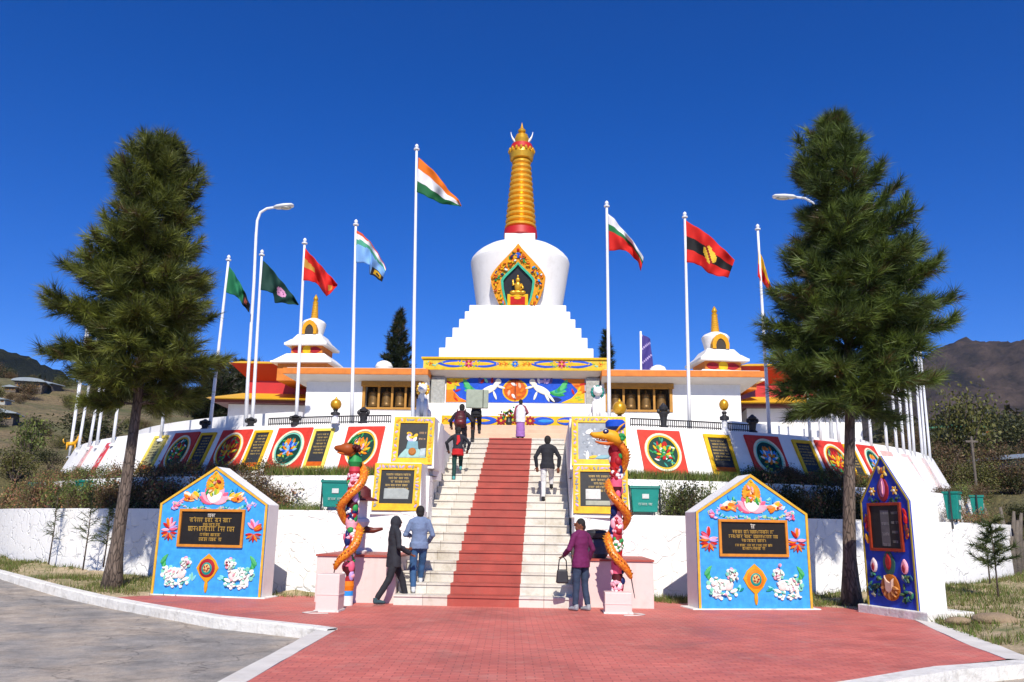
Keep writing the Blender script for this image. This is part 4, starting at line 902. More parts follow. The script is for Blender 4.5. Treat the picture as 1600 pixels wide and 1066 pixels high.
o = obj("banner", mb, M['cloth'], smooth=True, loc=(bp.x, bp.y, 6)); tag(o, "narrow purple banner hanging from the pole behind the right gallery", "banner")

# golden ball posts and dark ornaments along the wall top
def ball_post(u, v, Y, R, lab, egg=False):
    c = P(u, v, Y); z0 = 4.2; h = c.z - z0; t = thing("golden_finial_post", lab, "finial post", (c.x, c.y, z0), 0)
    obj("post", MB().lathe([(.11, 0), (.11, .06), (.075, .1), (.075, h * .42)], 14), M['pole'], t, auto=40)
    obj("collar", MB().lathe([(.075, h * .42), (.13, h * .44), (.13, h * .56), (.06, h * .6), (.05, h * .66), (.08, h * .7), (.05, h * .76)], 14), M['iron'], t, auto=40)
    bl = MB().ball((0, 0, h), (R, R, R * (1.25 if egg else 1.0)), 20, 14); bl.lathe([(R * .3, h + R * .9), (R * .2, h + R * 1.15), (.005, h + R * 1.4)], 10); obj("golden_ball", bl, M['gold'], t, smooth=True)
ball_post(525, 632, 22.1, .15, "golden ball on a post left of the stairs, in front of the left gallery")
ball_post(968, 638, 22.0, .19, "largest golden ball, on a post just behind the right dragon column")
ball_post(1131, 633, 22.6, .13, "small egg-shaped golden finial on a post in front of the right gallery's bare wall", True)
def urn(u, v0, v1, Y, lab):
    b = P(u, v1, Y); tp = P(u, v0, Y); h = tp.z - 4.2; t = thing("iron_ornament", lab, "ornament", (b.x, b.y, 4.2), 0)
    obj("body", MB().lathe([(.12, 0), (.13, .06), (.08, .1), (.1, h * .45), (.13, h * .6), (.07, h * .68), (.11, h * .75), (.12, h * .85), (.06, h * .93), (.03, h)], 14), M['iron'], t, auto=40)
    obj("ears", MB().ball((-.13, 0, h * .68), (.05, .04, .07), 8, 6).ball((.13, 0, h * .68), (.05, .04, .07), 8, 6), M['iron'], t, smooth=True)
urn(567, 636, 664, 22.3, "dark iron ornament right of the golden ball on the left"); urn(461, 648, 664, 22.8, "dark iron ornament left of the golden ball on the left, beside a pole")
urn(319, 655, 676, 24.6, "dark red-brown ornament on the wall top beside the leftmost flag's pole"); urn(391, 652, 670, 23.6, "dark ornament on the wall top at the foot of the dark green flag's pole")
urn(1037, 630, 662, 22.3, "dark iron ornament in front of the right prayer wheel window"); urn(1176, 648, 666, 23.0, "dark iron ornament on the wall top near the right gallery's outer corner")
def railing(lab, u0, u1, R0):
    p0, p1 = phi_u(u0, R0, 4.3), phi_u(u1, R0, 4.3); pts = [mp(R0, p0 + (p1 - p0) * i / 60, 4.2) for i in range(61)]; o = pts[30]
    t = thing("railing", lab, "railing", o, 0)
    obj("rail", MB().tube([p - o + Vector((0, 0, .26)) for p in pts], .02, 6).tube([p - o + Vector((0, 0, .1)) for p in pts], .015, 6), M['iron'], t)
    b = MB()
    for p in pts: q = p - o; b.tube([q, q + Vector((0, 0, .26))], .014, 5)
    obj("balusters", b, M['iron'], t)
railing("low dark metal railing on the wall top left of the stairs", 420, 610, 15.1); railing("low dark metal railing on the wall top right of the stairs", 985, 1180, 15.1)

# guardian lions on the ledge
def guardian(u, Y, d, lab):
    p = P(u, 650, Y); t = thing("guardian_lion", lab, "lion statue", (p.x, p.y, 5.2), 0)
    b = MB().ball((0, 0, .42), (.22, .3, .36), 14, 10).ball((0, -.12, .78), (.17, .18, .26), 12, 8)
    for s_ in (-1, 1): b.tube([(s_ * .12, -.22, .7), (s_ * .13, -.3, .35), (s_ * .13, -.33, .04)], [.085, .07, .08], 8).ball((s_ * .2, .02, .2), (.12, .24, .19), 10, 8).ball((s_ * .2, -.2, .05), (.09, .13, .06), 8, 6)
    b.ball((0, -.28, 1.08), (.17, .17, .17), 12, 8).ball((0, -.42, 1.02), (.1, .1, .08), 10, 6).ball((-.11, -.22, 1.24), (.05, .03, .06), 8, 6).ball((.11, -.22, 1.24), (.05, .03, .06), 8, 6)
    obj("body", b, M['white'], t, smooth=True); m = MB()
    for i in range(12): a = i * 2 * math.pi / 12; m.ball((.18 * math.cos(a), -.17, 1.06 + .19 * math.sin(a)), .075, 8, 6)
    obj("mane", m, M['goldp'] if d < 0 else M['teal'], t, smooth=True); obj("tail", MB().tube([(0, .3, .3), (0, .42, .5), (0, .36, .8), (0, .28, .9)], [.06, .08, .09, .03], 8), M['goldp'], t, smooth=True)
    obj("plinth", MB().box(-.34, .34, -.46, .46, -1.0, 0), M['white'], t, bevel=.02)
guardian(660, 29.0, -1, "white guardian lion statue left of the stupa's painted base"); guardian(933, 29.0, 1, "white guardian lion statue right of the stupa's painted base")

# ================================================================== house-shaped memorial boards
def board(label, pl, pr, ze, za, depth, plq, seed, faced, style, plinth=None):
    pl, pr = Vector(pl), Vector(pr); x = (pr - pl); w = x.length / 2; ang = math.atan2(x.y, x.x)
    t = thing("memorial_board", label, "memorial board", (pl + pr) / 2, ang); rg = random.Random(seed)
    out = [(-w, -.02), (w, -.02), (w, ze), (0, za), (-w, ze)]
    obj("masonry", MB().prism(out, .03, depth), M['white'], t, bevel=.015)
    k = .05 if style != 2 else .028; inn = [(-w + k, 0), (w - k, 0), (w - k, ze - k * .4), (0, za - k * 1.25), (-w + k, ze - k * .4)]
    fa = obj("face", MB().prism(out, 0, .03, faced), M['paint'], t)
    bo = MB(); vs = [(a, y, z) for y in (-.022, 0) for a, z in out[1:] + [out[0]]] + [(a, y, z) for y in (-.022, 0) for a, z in inn[1:] + [inn[0]]]
    fs = []
    for i in range(4): fs += [(i, i + 1, 10 + i + 1, 10 + i), (i, i + 5, i + 6, i + 1), (10 + i, 10 + i + 1, 15 + i + 1, 15 + i)]
    bo.add(vs, fs, lin('d9a93a') if style != 2 else lin('9c8a30')); obj("yellow_border", bo, M['paint'], t)
    px, pz, pw, phh = plq
    pf = obj("plaque_frame", MB().frame(px - pw, px + pw, pz - phh, pz + phh, .055, -.05, 0.0, lin('c9822e') if style != 2 else lin('8a3018')), M['paint'], t, bevel=.006)
    sl_ = MB().box(px - pw + .05, px + pw - .05, -.015, -.001, pz - phh + .05, pz + phh - .05, (.016, .014, .013)); gold = lin('b08d3e')
    if style == 2:
        sl_.box(px - .12, px + .1, -.018, -.0151, pz - phh + .1, pz + phh - .14, (.10, .10, .10))
        for i in range(5): letters(sl_, px - .1, px + .09, pz + phh - .2 - i * .2, .05, rg, (.2, .2, .2), -.0181)
        for i in range(5): letters(sl_, px + .16, px + pw - .1, pz + phh - .2 - i * .18, .045, rg, (.16, .16, .16), -.0151)
    else:
        H = phh - .08; rows = ((.82, .16, .07, lin('d8d2c4')), (.52, .8, .09, gold), (.22, .3, .06, gold), (-.06, .82, .1, gold), (-.44, .38, .06, gold), (-.74, .4, .07, gold)) if style == 0 else ((.78, .08, .09, lin('d8d2c4')), (.42, .7, .07, gold), (.1, .82, .07, gold), (-.18, .4, .06, gold), (-.5, .62, .05, gold), (-.72, .38, .06, gold))
        for f, wd, h, c in rows: letters(sl_, px - (pw - .1) * wd, px + (pw - .1) * wd, pz + H * f, h * (phh / .42), rg, c, -.0151)
    obj("plaque", sl_, M['paint'], t)
    # painted plaster reliefs
    y = -.0005; top = MB(); sz = w * .8
    if style != 2:
        u_ = w / 1.27; zc = ze + .43 * u_
        for i in range(15): q = -.3 + i * (math.pi + .6) / 14; top.leaf(.16 * u_ * math.cos(q), zc - .03 + .19 * u_ * math.sin(q), q, .12 * u_, .12 * u_, (K['gold'], lin('d9952c'), lin('c98a30'))[i % 3], .022 + .001 * i, y, 6)
        top.leaf(0, zc + .03, math.pi / 2, .5 * u_, .3 * u_, lin('d9a02c'), .034, y, 9)
        for i in range(12): top.leaf(rg.uniform(-.1, .1) * u_, zc + rg.uniform(-.16, .12) * u_, rg.uniform(0, 3), .12 * u_, .06 * u_, rg.choice([K['orange'], K['rose'], K['yellow'], K['lime'], K['crimson'], lin('f0c8a0')]), .05 + .002 * i, y, 6)
        top.disc(.01, zc + .02, .035 * u_, lin('d8a888'), .08, y, 9); top.disc(0, zc + .24 * u_, .035 * u_, K['yellow'], .05, y, 8)
        zl = ze + .04
        for i in range(9): top.leaf(rg.uniform(-.16, .16) * u_, zl + .2 * u_ + rg.uniform(-.04, .05), math.pi / 2 + rg.uniform(-.8, .8), .16 * u_, .07 * u_, rg.choice([K['lime'], K['green'], lin('c8c03a')]), .03 + .002 * i, y, 6)
        lotus(top, 0, zl, u_ * .5, y)
        for s_ in (-1, 1):
            fx, fz = s_ * .53 * u_, ze + .13 * u_; c3 = [K['orange'], lin('f0b878'), K['yellow'], lin('f4dcc0'), lin('e88a50')]
            for i in range(11): top.leaf(fx + rg.uniform(-.11, .11) * u_, fz + rg.uniform(-.07, .08) * u_, s_ * (.4 + rg.uniform(-.7, .5)), .2 * u_, .09 * u_, c3[i % 5], .02 + .002 * i, y, 7)
            top.disc(fx + s_ * .05, fz - .02, .03, K['crimson'], .05, y, 8); top.leaf(fx - s_ * .02, fz + .15 * u_, s_ * 1.2, .16, .05, K['sky'], .03, y, 6)
            vine(top, s_ * .22 * u_, ze + .02, s_ * .42 * u_, ze + .26, .05, y, rg, [K['mint'], K['teal'], lin('8fd0c0'), K['green']], 12, .07); vine(top, s_ * .05 * u_, ze - .13, s_ * .98 * u_, ze - .02, .035, y, rg, [K['teal'], K['mint'], lin('8fb6e0'), lin('a8c890'), lin('c0a8c8')], 30, .065)
            vine(top, s_ * .66 * u_, ze + .1, s_ * .98 * u_, ze - .05, .05, y, rg, [K['sky'], K['lilac'], K['rose'], lin('bcd4f0'), lin('d898b8')], 18, .075)
            for i in range(7): top.leaf(s_ * (.9 * u_ + rg.uniform(-.09, .06)), ze - .06 + rg.uniform(-.06, .07), rg.uniform(0, 3), .1, .05, rg.choice([K['lilac'], K['pink'], K['rose'], lin('c8b8e8')]), .03 + .002 * i, y, 6)
    else:
        zl = ze + .24; top.leaf(0, zl, math.pi / 2, .5, .3, lin('8a1f2c'), .03, y, 9); top.leaf(0, zl + .03, math.pi / 2, .4, .17, lin('a8628c'), .05, y, 8); top.leaf(.03, zl + .02, math.pi / 2, .28, .05, K['rose'], .065, y, 8)
        for i in range(9): top.leaf(rg.uniform(-.1, .1), zl + .3 + rg.uniform(-.06, .1), rg.uniform(.8, 2.4), .12, .06, rg.choice([K['gold'], lin('a08a58'), lin('b8622a'), lin('c9b46a')]), .03 + .002 * i, y, 6)
        for s_ in (-1, 1): flower(top, s_ * w * .46, zl - .04, .09, y, K['gold'], lin('c9b46a'), 6, K['white']); vine(top, s_ * .15, zl - .26, s_ * w * .62, zl - .2, .05, y, rg, [K['dkgreen'], lin('2a5a4a'), lin('5a6a40'), lin('30507a')], 14, .08)
    obj("lotus_relief", top, M['paint'], t)
    for s_ in (-1, 1):
        f = MB(); fx = s_ * (w + px * s_ + pw) / 2 if False else s_ * ((w - .05) + (pw + s_ * px)) / 2
        if style == 2:
            for i in range(8): f.leaf(fx + rg.uniform(-.03, .03), pz + rg.uniform(-.28, .3), math.pi / 2 + rg.uniform(-.6, .6), .16, .07, rg.choice([lin('8a1f2c'), K['deep'], K['gold'], K['red'], lin('6a3a2a')]), .02 + .003 * i, y, 6)
        else:
            for i in range(11): a = rg.uniform(-.2, math.pi + .2); f.leaf(fx + .1 * math.cos(a), pz - .05 + .17 * math.sin(a), a, .2, .07, (K['rose'], K['red'], K['orange'], K['lilac'], K['pink'])[i % 5], .018 + .002 * i, y, 6)
            for i in range(7): a = -i * math.pi / 6; f.leaf(fx + .1 * math.cos(a), pz - .12 + .08 * math.sin(a), a, .18, .06, (K['red'], lin('8a6a78'), K['orange'])[i % 3], .02 + .002 * i, y, 6)
        obj("flower_relief", f, M['paint'], t)
    bt = MB(); zb = (pz - phh) / 2 + .02
    if style != 2:
        for s_ in (-1, 1): lion(bt, s_ * w * .56, zb - .06, sz * .52, -s_, y)
        bt.bump_poly([(.0, zb + .36), (-.17, zb + .22), (-.26, zb + .06), (-.17, zb - .1), (0, zb - .26), (.17, zb - .1), (.26, zb + .06), (.17, zb + .22)], K['gold'], .03, y); bt.disc(0, zb + .06, .19, (K['crimson'], K['orange'])[style], .045, y, 20, .2); bt.disc(0, zb + .05, .14, K['teal'], .055, y, 16, .15); bt.disc(0, zb + .06, .1, lin('c9b070'), .062, y, 14, .11)
        for i in range(5): bt.leaf(.05 * math.cos(i * 1.3), zb + .06 + .05 * math.sin(i * 1.3), i, .08, .035, K['crimson'], .07 + .001 * i, y, 5)
        bt.leaf(0, zb - .3, math.pi / 2, .3, .08, K['gold'], .03, y, 6)
        for s_ in (-1, 1): vine(bt, s_ * .3, zb - .15, s_ * w * .5, zb - .2, .04, y, rg, [K['mint'], lin('7fd0d8'), K['teal']], 8, .13)
    else:
        bt.disc(0, zb - .12, .24, lin('a8601c'), .05, y, 20, .25)
        for i in range(9): q = math.pi + (i + .5) * math.pi / 9; bt.leaf(.16 * math.cos(q), zb - .1 + .17 * math.sin(q), q, .16, .08, (lin('c98a4a'), lin('8a4a1c'))[i % 2], .06 + .002 * i, y, 6)
        bt.bump_poly([(-.1, zb - .2), (0, zb - .26), (.11, zb - .18), (.13, zb + .06), (.05, zb - .03), (-.04, zb + .01), (-.12, zb + .1)], lin('d0b09a'), .075, y); bt.leaf(.0, zb + .34, math.pi / 2, .5, .32, lin('2f5a50'), .02, y, 8); bt.leaf(0, zb + .36, math.pi / 2, .32, .15, lin('9a2422'), .045, y, 8)
        for s_ in (-1, 1):
            bt.leaf(s_ * .4, zb + .28, math.pi / 2, .28, .16, K['rose'] if s_ > 0 else lin('e0ccc8'), .04, y, 8); bt.leaf(s_ * .4, zb + .25, math.pi / 2, .17, .08, lin('8a1f2c'), .055, y, 7)
            for i in range(20): bt.leaf(s_ * (.42 + rg.uniform(-.14, .14)), zb + rg.uniform(-.34, .12), rg.uniform(0, 3), .13, .05, rg.choice([K['dkgreen'], lin('3a7a5c'), lin('56764a'), lin('8a8a78'), lin('24506a')]), .018 + .0015 * i, y, 6)
    obj("lower_relief", bt, M['paint'], t)
    if plinth: obj("plinth", MB().box(*plinth), M['kerb'], t, bevel=.02)
    return t
def zat(u, v, p): return P(u, v, p.y).z
pl, pr = PZ(236, 930, 0), PZ(407, 936, 0)
board("left sky-blue house-shaped board with a white lotus and lion reliefs, beside the left pine", pl, pr, (zat(247, 787, pl) + zat(418, 788, pr)) / 2, zat(335, 729, (pl + pr) / 2), .52, (0, 1.42, .77, .40), 41, K['face'], 0, (-1.36, 1.38, -.05, .6, -.2, .03))
pl, pr = PZ(1092, 953, 0), PZ(1270, 953, 0)
board("right front sky-blue house-shaped board with lion reliefs, left of the right pine", pl, pr, (zat(1088, 800, pl) + zat(1264, 803, pr)) / 2, zat(1174, 741, (pl + pr) / 2), .6, (0, 1.40, .75, .37), 42, K['face'], 1, (-1.36, 1.38, -.06, .66, -.2, .025))
pl, pr = PZ(1358, 953, .06), PZ(1437, 964, .06)
board("dark blue house-shaped board, its face toned as shaded, seen edge-on, its white side towards us, right of the right pine", pl, pr, (zat(1353, 790, pl) + zat(1428, 787, pr)) / 2, zat(1383, 717, (pl + pr) / 2), .66, (0, 1.60, .44, .46), 43, lin('1f3fae'), 2, (-.85, .95, -.1, .98, -.3, .1))  # face, border and reliefs get darker colours that paint in its shade

# ================================================================== dragon columns
def dragon_column(label, u, v, Y, vtop, seed, kind):
    b = P(u, v, Y); b.z = 0; H = P(u + 3, vtop, Y).z; t = thing("dragon_column", label, "dragon column", b, 0); rg = random.Random(seed); r0 = .112
    pr_, cs = [], []; pal = [K['crimson'], lin('c23a4a'), K['rose'], K['crimson'], K['maroon'], K['pink'], K['red']]
    n = 30
    for i in range(n + 1): z = H * i / n; pr_.append((r0 * (1 + .1 * math.sin(i * 1.9) * (i > 2)), z)); cs.append(pal[(i // 2 + seed) % 7])
    if kind == 0: cs[0] = cs[1] = K['white']; cs[2] = K['sky']; cs[3] = cs[4] = K['orange']
    col = MB().lathe(pr_, 20, cols=cs); obj("column", col, M['paint'], t, auto=50)
    rel = MB()          # painted plaster flowers wrapped on the column
    for i in range(44):
        a = rg.uniform(0, 6.28); z = rg.uniform(.5, H - .3); c = rg.choice([K['rose'], K['white'], K['pink'], K['green'], K['crimson'], K['navy'], K['lilac']]); rr = r0 * .72; q_ = .055 + .02 * rg.random()
        rel.ball((rr * math.cos(a), rr * math.sin(a), z), (q_, q_, rg.uniform(.06, .13)), 10, 8, c)
    for z, c in (((.95, K['green']), (1.35, K['rose']), (1.75, K['navy']), (2.4, K['rose'])) if kind == 0 else ((1.25, K['green']), (1.6, K['rose']), (2.6, K['crimson']), (.45, K['rose']))):
        for i in range(26): a = rg.uniform(3.4, 6.0); rel.ball((r0 * .86 * math.cos(a), r0 * .86 * math.sin(a), z + rg.uniform(-.12, .12)), rg.uniform(.03, .048), 8, 6, c if i % 4 else K['white'])
    obj("painted_relief", rel, M['paint'], t, smooth=True)
    # serpent body winding upward
    pts, rs = [], []; N_ = 110
    if kind == 0: key = [(0, -.30, .68, -.16), (.07, -.18, .86, -.24), (.2, .14, 1.14, -.22), (.28, .18, 1.42, .02), (.36, .0, 1.55, .2), (.42, -.16, 1.62, .12), (.5, -.25, 1.86, -.1), (.58, -.08, 2.08, -.24), (.68, .18, 2.32, -.16), (.76, .22, 2.56, .05), (.84, .08, 2.74, .2), (.92, -.04, 2.86, .06), (1, -.08, 2.98, -.14)]
    else: key = [(0, .30, .62, -.14), (.08, .16, .82, -.24), (.2, -.12, 1.08, -.22), (.28, -.2, 1.34, -.02), (.34, -.06, 1.48, .18), (.4, .14, 1.58, .16), (.46, .24, 1.78, -.06), (.54, .08, 1.98, -.24), (.62, -.14, 2.2, -.2), (.68, -.16, 2.4, .04), (.74, .02, 2.55, .22), (.82, .2, 2.78, .1), (.9, .2, 3.02, -.1), (1, .02, 3.24, -.2)]
    for i in range(N_ + 1):
        s = i / N_; k = max(j for j in range(len(key)) if key[j][0] <= s + 1e-9); k = min(k, len(key) - 2); f = (s - key[k][0]) / (key[k + 1][0] - key[k][0])
        p0, p1, p2, p3 = (Vector(key[max(0, min(len(key) - 1, q))][1:]) for q in (k - 1, k, k + 1, k + 2))
        q = .5 * ((2 * p1) + (p2 - p0) * f + (2 * p0 - 5 * p1 + 4 * p2 - p3) * f ** 2 + (3 * p1 - p0 - 3 * p2 + p3) * f ** 3)
        pts.append(Vector((q.x * .84, q.z * .84, q.y))); rs.append((.02 + .064 * min(1, s * 9) ** .6) - .03 * max(0, s - .8) * 2)
    dr = obj("dragon_body", MB().tube(pts, rs, 14), M['dragon'], t, smooth=True)
    fin = MB()
    for i in range(4, N_ - 4, 2):
        o = Vector((pts[i].x, pts[i].y, 0)).normalized(); q = pts[i] + o * rs[i] * .9 + Vector((0, 0, rs[i] * .3)); e = (pts[i + 1] - pts[i]).normalized() * .03
        fin.add([q - e, q + e, q + o * .05 + e], [(0, 1, 2), (2, 1, 0)], K['gold'])
    obj("spine_fins", fin, M['paint'], dr)
    obj("tail_tip", MB().tube([pts[0], pts[0] + Vector((.03 * (1 if kind else -1), -.02, -.2)), pts[0] + Vector((.06 * (1 if kind else -1), -.02, -.36))], [.012, .01, .006], 6), M['iron'], dr)
    # head looking to the left
    hd = MB(); e = pts[-1]; c1 = lin('e0a024') if kind else lin('9a4a1c')
    hk = 1.0 if kind else .62; hx = lambda a, z: (e.x - a * hk, e.y - .02, e.z + z * hk)
    hd.tube([hx(-.06, -.04), hx(.08, .06), hx(.2, .1), hx(.34, .09), hx(.48, .1), hx(.54, .13)], [(.09, .09), (.14, .14), (.13, .12), (.1, .075), (.08, .055), (.03, .03)], 12, c1); hd.v = [(e.x + (a - e.x), b, c) for a, b, c in hd.v]
    hd.tube([hx(.08, -.04), hx(.2, -.07), hx(.34, -.06), hx(.44, -.03)], [(.08, .05), (.075, .035), (.06, .025), (.03, .015)], 10, lin('d06a2a'))
    hd.tube([hx(.14, -.01), hx(.3, .0), hx(.42, .015)], [(.05, .02), (.045, .016), (.015, .01)], 8, K['crimson'])
    ho = obj("dragon_head", hd, M['paint'], dr, smooth=True)
    ex = MB()
    for s_ in (-1, 1): ex.ball((e.x - .24 * hk, e.y - .02 + s_ * .105 * hk, e.z + .16 * hk), (.06 * hk, .035 * hk, .05 * hk), 10, 8, K['navy']); ex.ball((e.x - .25 * hk, e.y - .02 + s_ * .135 * hk, e.z + .165 * hk), .02 * hk, 8, 6, K['white'])
    for i in range(7): ex.ball((e.x - (.14 + .05 * i) * hk, e.y - .02 - .05 * hk, e.z + .015 * (i % 2)), .014, 6, 4, K['white'])
    obj("eyes_and_teeth", ex, M['paint'], ho, smooth=True)
    cr_ = MB()
    for i in range(30): a = rg.uniform(0, 6.28); q = rg.random(); cr_.ball((e.x + .08 + .1 * math.cos(a) * q, e.y + .02 + .13 * math.sin(a) * q, e.z + .02 + .1 * rg.random()), rg.uniform(.03, .05), 7, 5, K['green'] if kind else K['maroon'])
    for s_ in (-1, 1): cr_.tube([(e.x - .04, e.y + s_ * .07, e.z + .14), (e.x + .04, e.y + s_ * .11, e.z + .26), (e.x + .14, e.y + s_ * .12, e.z + .34)], [.03, .022, .006], 7, K['green'] if kind == 0 else K['gold'])
    obj("mane", cr_, M['paint'], ho, smooth=True)
    if kind: obj("blue_capital", MB().lathe([(.12, H - .06), (.2, H), (.2, H + .1), (.16, H + .14), (.1, H + .14)], 20, K['blue']), M['paint'], t, auto=40); 
    else: obj("green_capital", MB().lathe([(.1, H - .1), (.15, H), (.12, H + .12), (.05, H + .2)], 14, K['green']), M['paint'], t, auto=40)
    return t
dragon_column("dragon column left of the stair foot, painted serpent wound around a red floral post", 542, 945, 16.75, 722, 1, 0)
dragon_column("dragon column right of the stairs with blue capital and open golden dragon jaw", 965, 940, 16.35, 668, 2, 1)
def white_box(u0, u1, v, vt, lab, cab):
    l, r = PZ(u0, v, 0), PZ(u1, v, 0); w = (r - l).length / 2; h = P(u0, vt, l.y).z; t = thing("cable_box", lab, "cable box", (l + r) / 2, -.06)
    obj("housing", MB().box(-w, w, 0, .42, .03, h), M['pinkstone'], t, bevel=.012); obj("foot", MB().box(-w - .02, w + .02, -.02, .44, 0, .035), M['kerb'], t); obj("lip", MB().box(-w - .008, w + .008, -.008, .43, h * .45, h * .47), M['pinkstone'], t)
    o = obj("cable", MB().tube([Vector(p) for p in cab], .012, 6), M['cable'], smooth=True, loc=(l + r) / 2); tag(o, lab.split(" box")[0] + " box's loose pale cable on the paving", "cable")
white_box(491, 528, 957, 897, "tall pale box in front of the left dragon column", [(-.15, -.02, .02), (-.3, -.12, .014), (-.36, -.25, .014), (-.2, -.33, .014), (.1, -.3, .014)])
white_box(946, 987, 960, 926, "low pale box in front of the right dragon column", [(.22, .02, .02), (.42, -.02, .014), (.46, -.15, .014), (.3, -.3, .014), (.05, -.36, .014)])
p = W(2.32, .95, .945); t = thing("dark_bag", "dark bag with black rim resting on the right pink plinth", "bag", p, .3)
obj("sack", MB().lathe([(.2, 0), (.25, .08), (.24, .22), (.19, .36), (.15, .4)], 20), m_plain("grey_sack", lin('4a4c55'), .6, .4, 5, .5, .03), t, smooth=True); obj("rim", MB().lathe([(.15, .38), (.23, .41), (.24, .5), (.2, .56), (.05, .58)], 18), M['iron'], t, auto=50)
p = W(-2.72, 1.0, .945); t = thing("offering_stand", "white vessel with a dark red hat-shaped lid on the left pink plinth", "vessel", p, 0)
obj("vessel", MB().lathe([(.15, 0), (.17, .05), (.12, .12), (.13, .5), (.2, .66), (.18, .72), (.13, .74), (.13, 1.1)], 20), M['white'], t, auto=40); obj("lid", MB().lathe([(.36, 1.1), (.34, 1.13), (.2, 1.18), (.19, 1.34), (.08, 1.42), (.01, 1.44)], 20), m_plain("maroon_lid", lin('5e1f1c'), .5, .2, 5, .2, .01), t, auto=40); obj("spout", MB().tube([(.1, -.05, .5), (.3, -.1, .48), (.5, -.12, .52)], [.08, .06, .03], 10), m_plain("maroon_spout", lin('6a2a1c'), .5, .2, 5, .2, .01), t, smooth=True)

def bin_(u, Y, w, h, lab, rz=0.0, z=1.78):
    p = P(u, 790, Y); t = thing("litter_bin", lab, "litter bin", (p.x, p.y, z), -TH + rz)
    obj("bucket", MB().box(-w / 2 + .05, w / 2 - .05, -.14, .14, .16, .16 + h, top=(-w / 2, w / 2, -.19, .19)), M['teal'], t, bevel=.02); obj("lid_rim", MB().frame(-w / 2 - .02, w / 2 + .02, .16 + h - .05, .16 + h + .01, .025, -.21, .21, None), M['teal'], t, bevel=.008)
    for s_ in (-1, 1): obj("leg", MB().tube([(s_ * (w / 2 + .03), 0, -.1), (s_ * (w / 2 + .03), 0, .2 + h)], .022, 8), M['iron'], t)
    q = MB(); q.box(-.07, .09, -.2, -.19, .16 + h * .52, .16 + h * .7, lin('c8ccc8')); rg = random.Random(u); letters(q, -.16, .17, .16 + h * .3, .05, rg, lin('b8c4bc'), -.192); o = obj("marking", q, M['paint'], t); o.location = (0, .012, 0)
bin_(525, 20.0, .66, .62, "teal litter bin between the left dragon column and shrubs, on the lower terrace"); bin_(1007, 20.0, .68, .6, "teal litter bin with a pale mark just right of the right dragon column")
bin_(1489, 23.3, .4, .75, "narrow teal litter bin just right of the dark blue board", .9); bin_(1527, 26.4, .36, .8, "teal litter bin at the far right end of the lower terrace", 1.1)
bin_(128, 24.8, .4, .75, "small teal litter bin left of the left pine trunk", -.6); bin_(52, 28.2, .45, .8, "teal litter bin at the far left of the terrace", -.8)

# ================================================================== vegetation
def soup(name, tri, col, mat, parent=None):      # tri (n,3,3), col (n,3)
    n = len(tri); me = bpy.data.meshes.new(name); me.vertices.add(n * 3); me.loops.add(n * 3); me.polygons.add(n)
    me.vertices.foreach_set('co', tri.astype(np.float32).ravel()); me.loops.foreach_set('vertex_index', np.arange(n * 3, dtype=np.int32))
    me.polygons.foreach_set('loop_start', np.arange(0, n * 3, 3, dtype=np.int32)); me.polygons.foreach_set('loop_total', np.full(n, 3, np.int32)); me.update(calc_edges=True)
    at = me.color_attributes.new("Col", 'FLOAT_COLOR', 'CORNER'); c = np.ones((n, 3, 4), np.float32); c[:, :, :3] = col[:, None, :]; at.data.foreach_set('color', c.ravel())
    me.materials.append(mat); return me
def unit(a): return a / np.maximum(1e-9, np.linalg.norm(a, axis=-1, keepdims=True))
def needles(r, o, d, n, L, w, spread, droop):      # a tuft at o about direction d
    v = unit(d + r.normal(0, spread, (n, 3))); v[:, 2] -= droop * r.random(n); v = unit(v)
    ln = L * r.uniform(.65, 1.15, (n, 1)); side = unit(np.cross(v, r.normal(0, 1, (n, 3)))) * w
    st = o - d * r.random((n, 1)) * L * .7
    return np.stack([st - side, st + side, st + v * ln], 1)
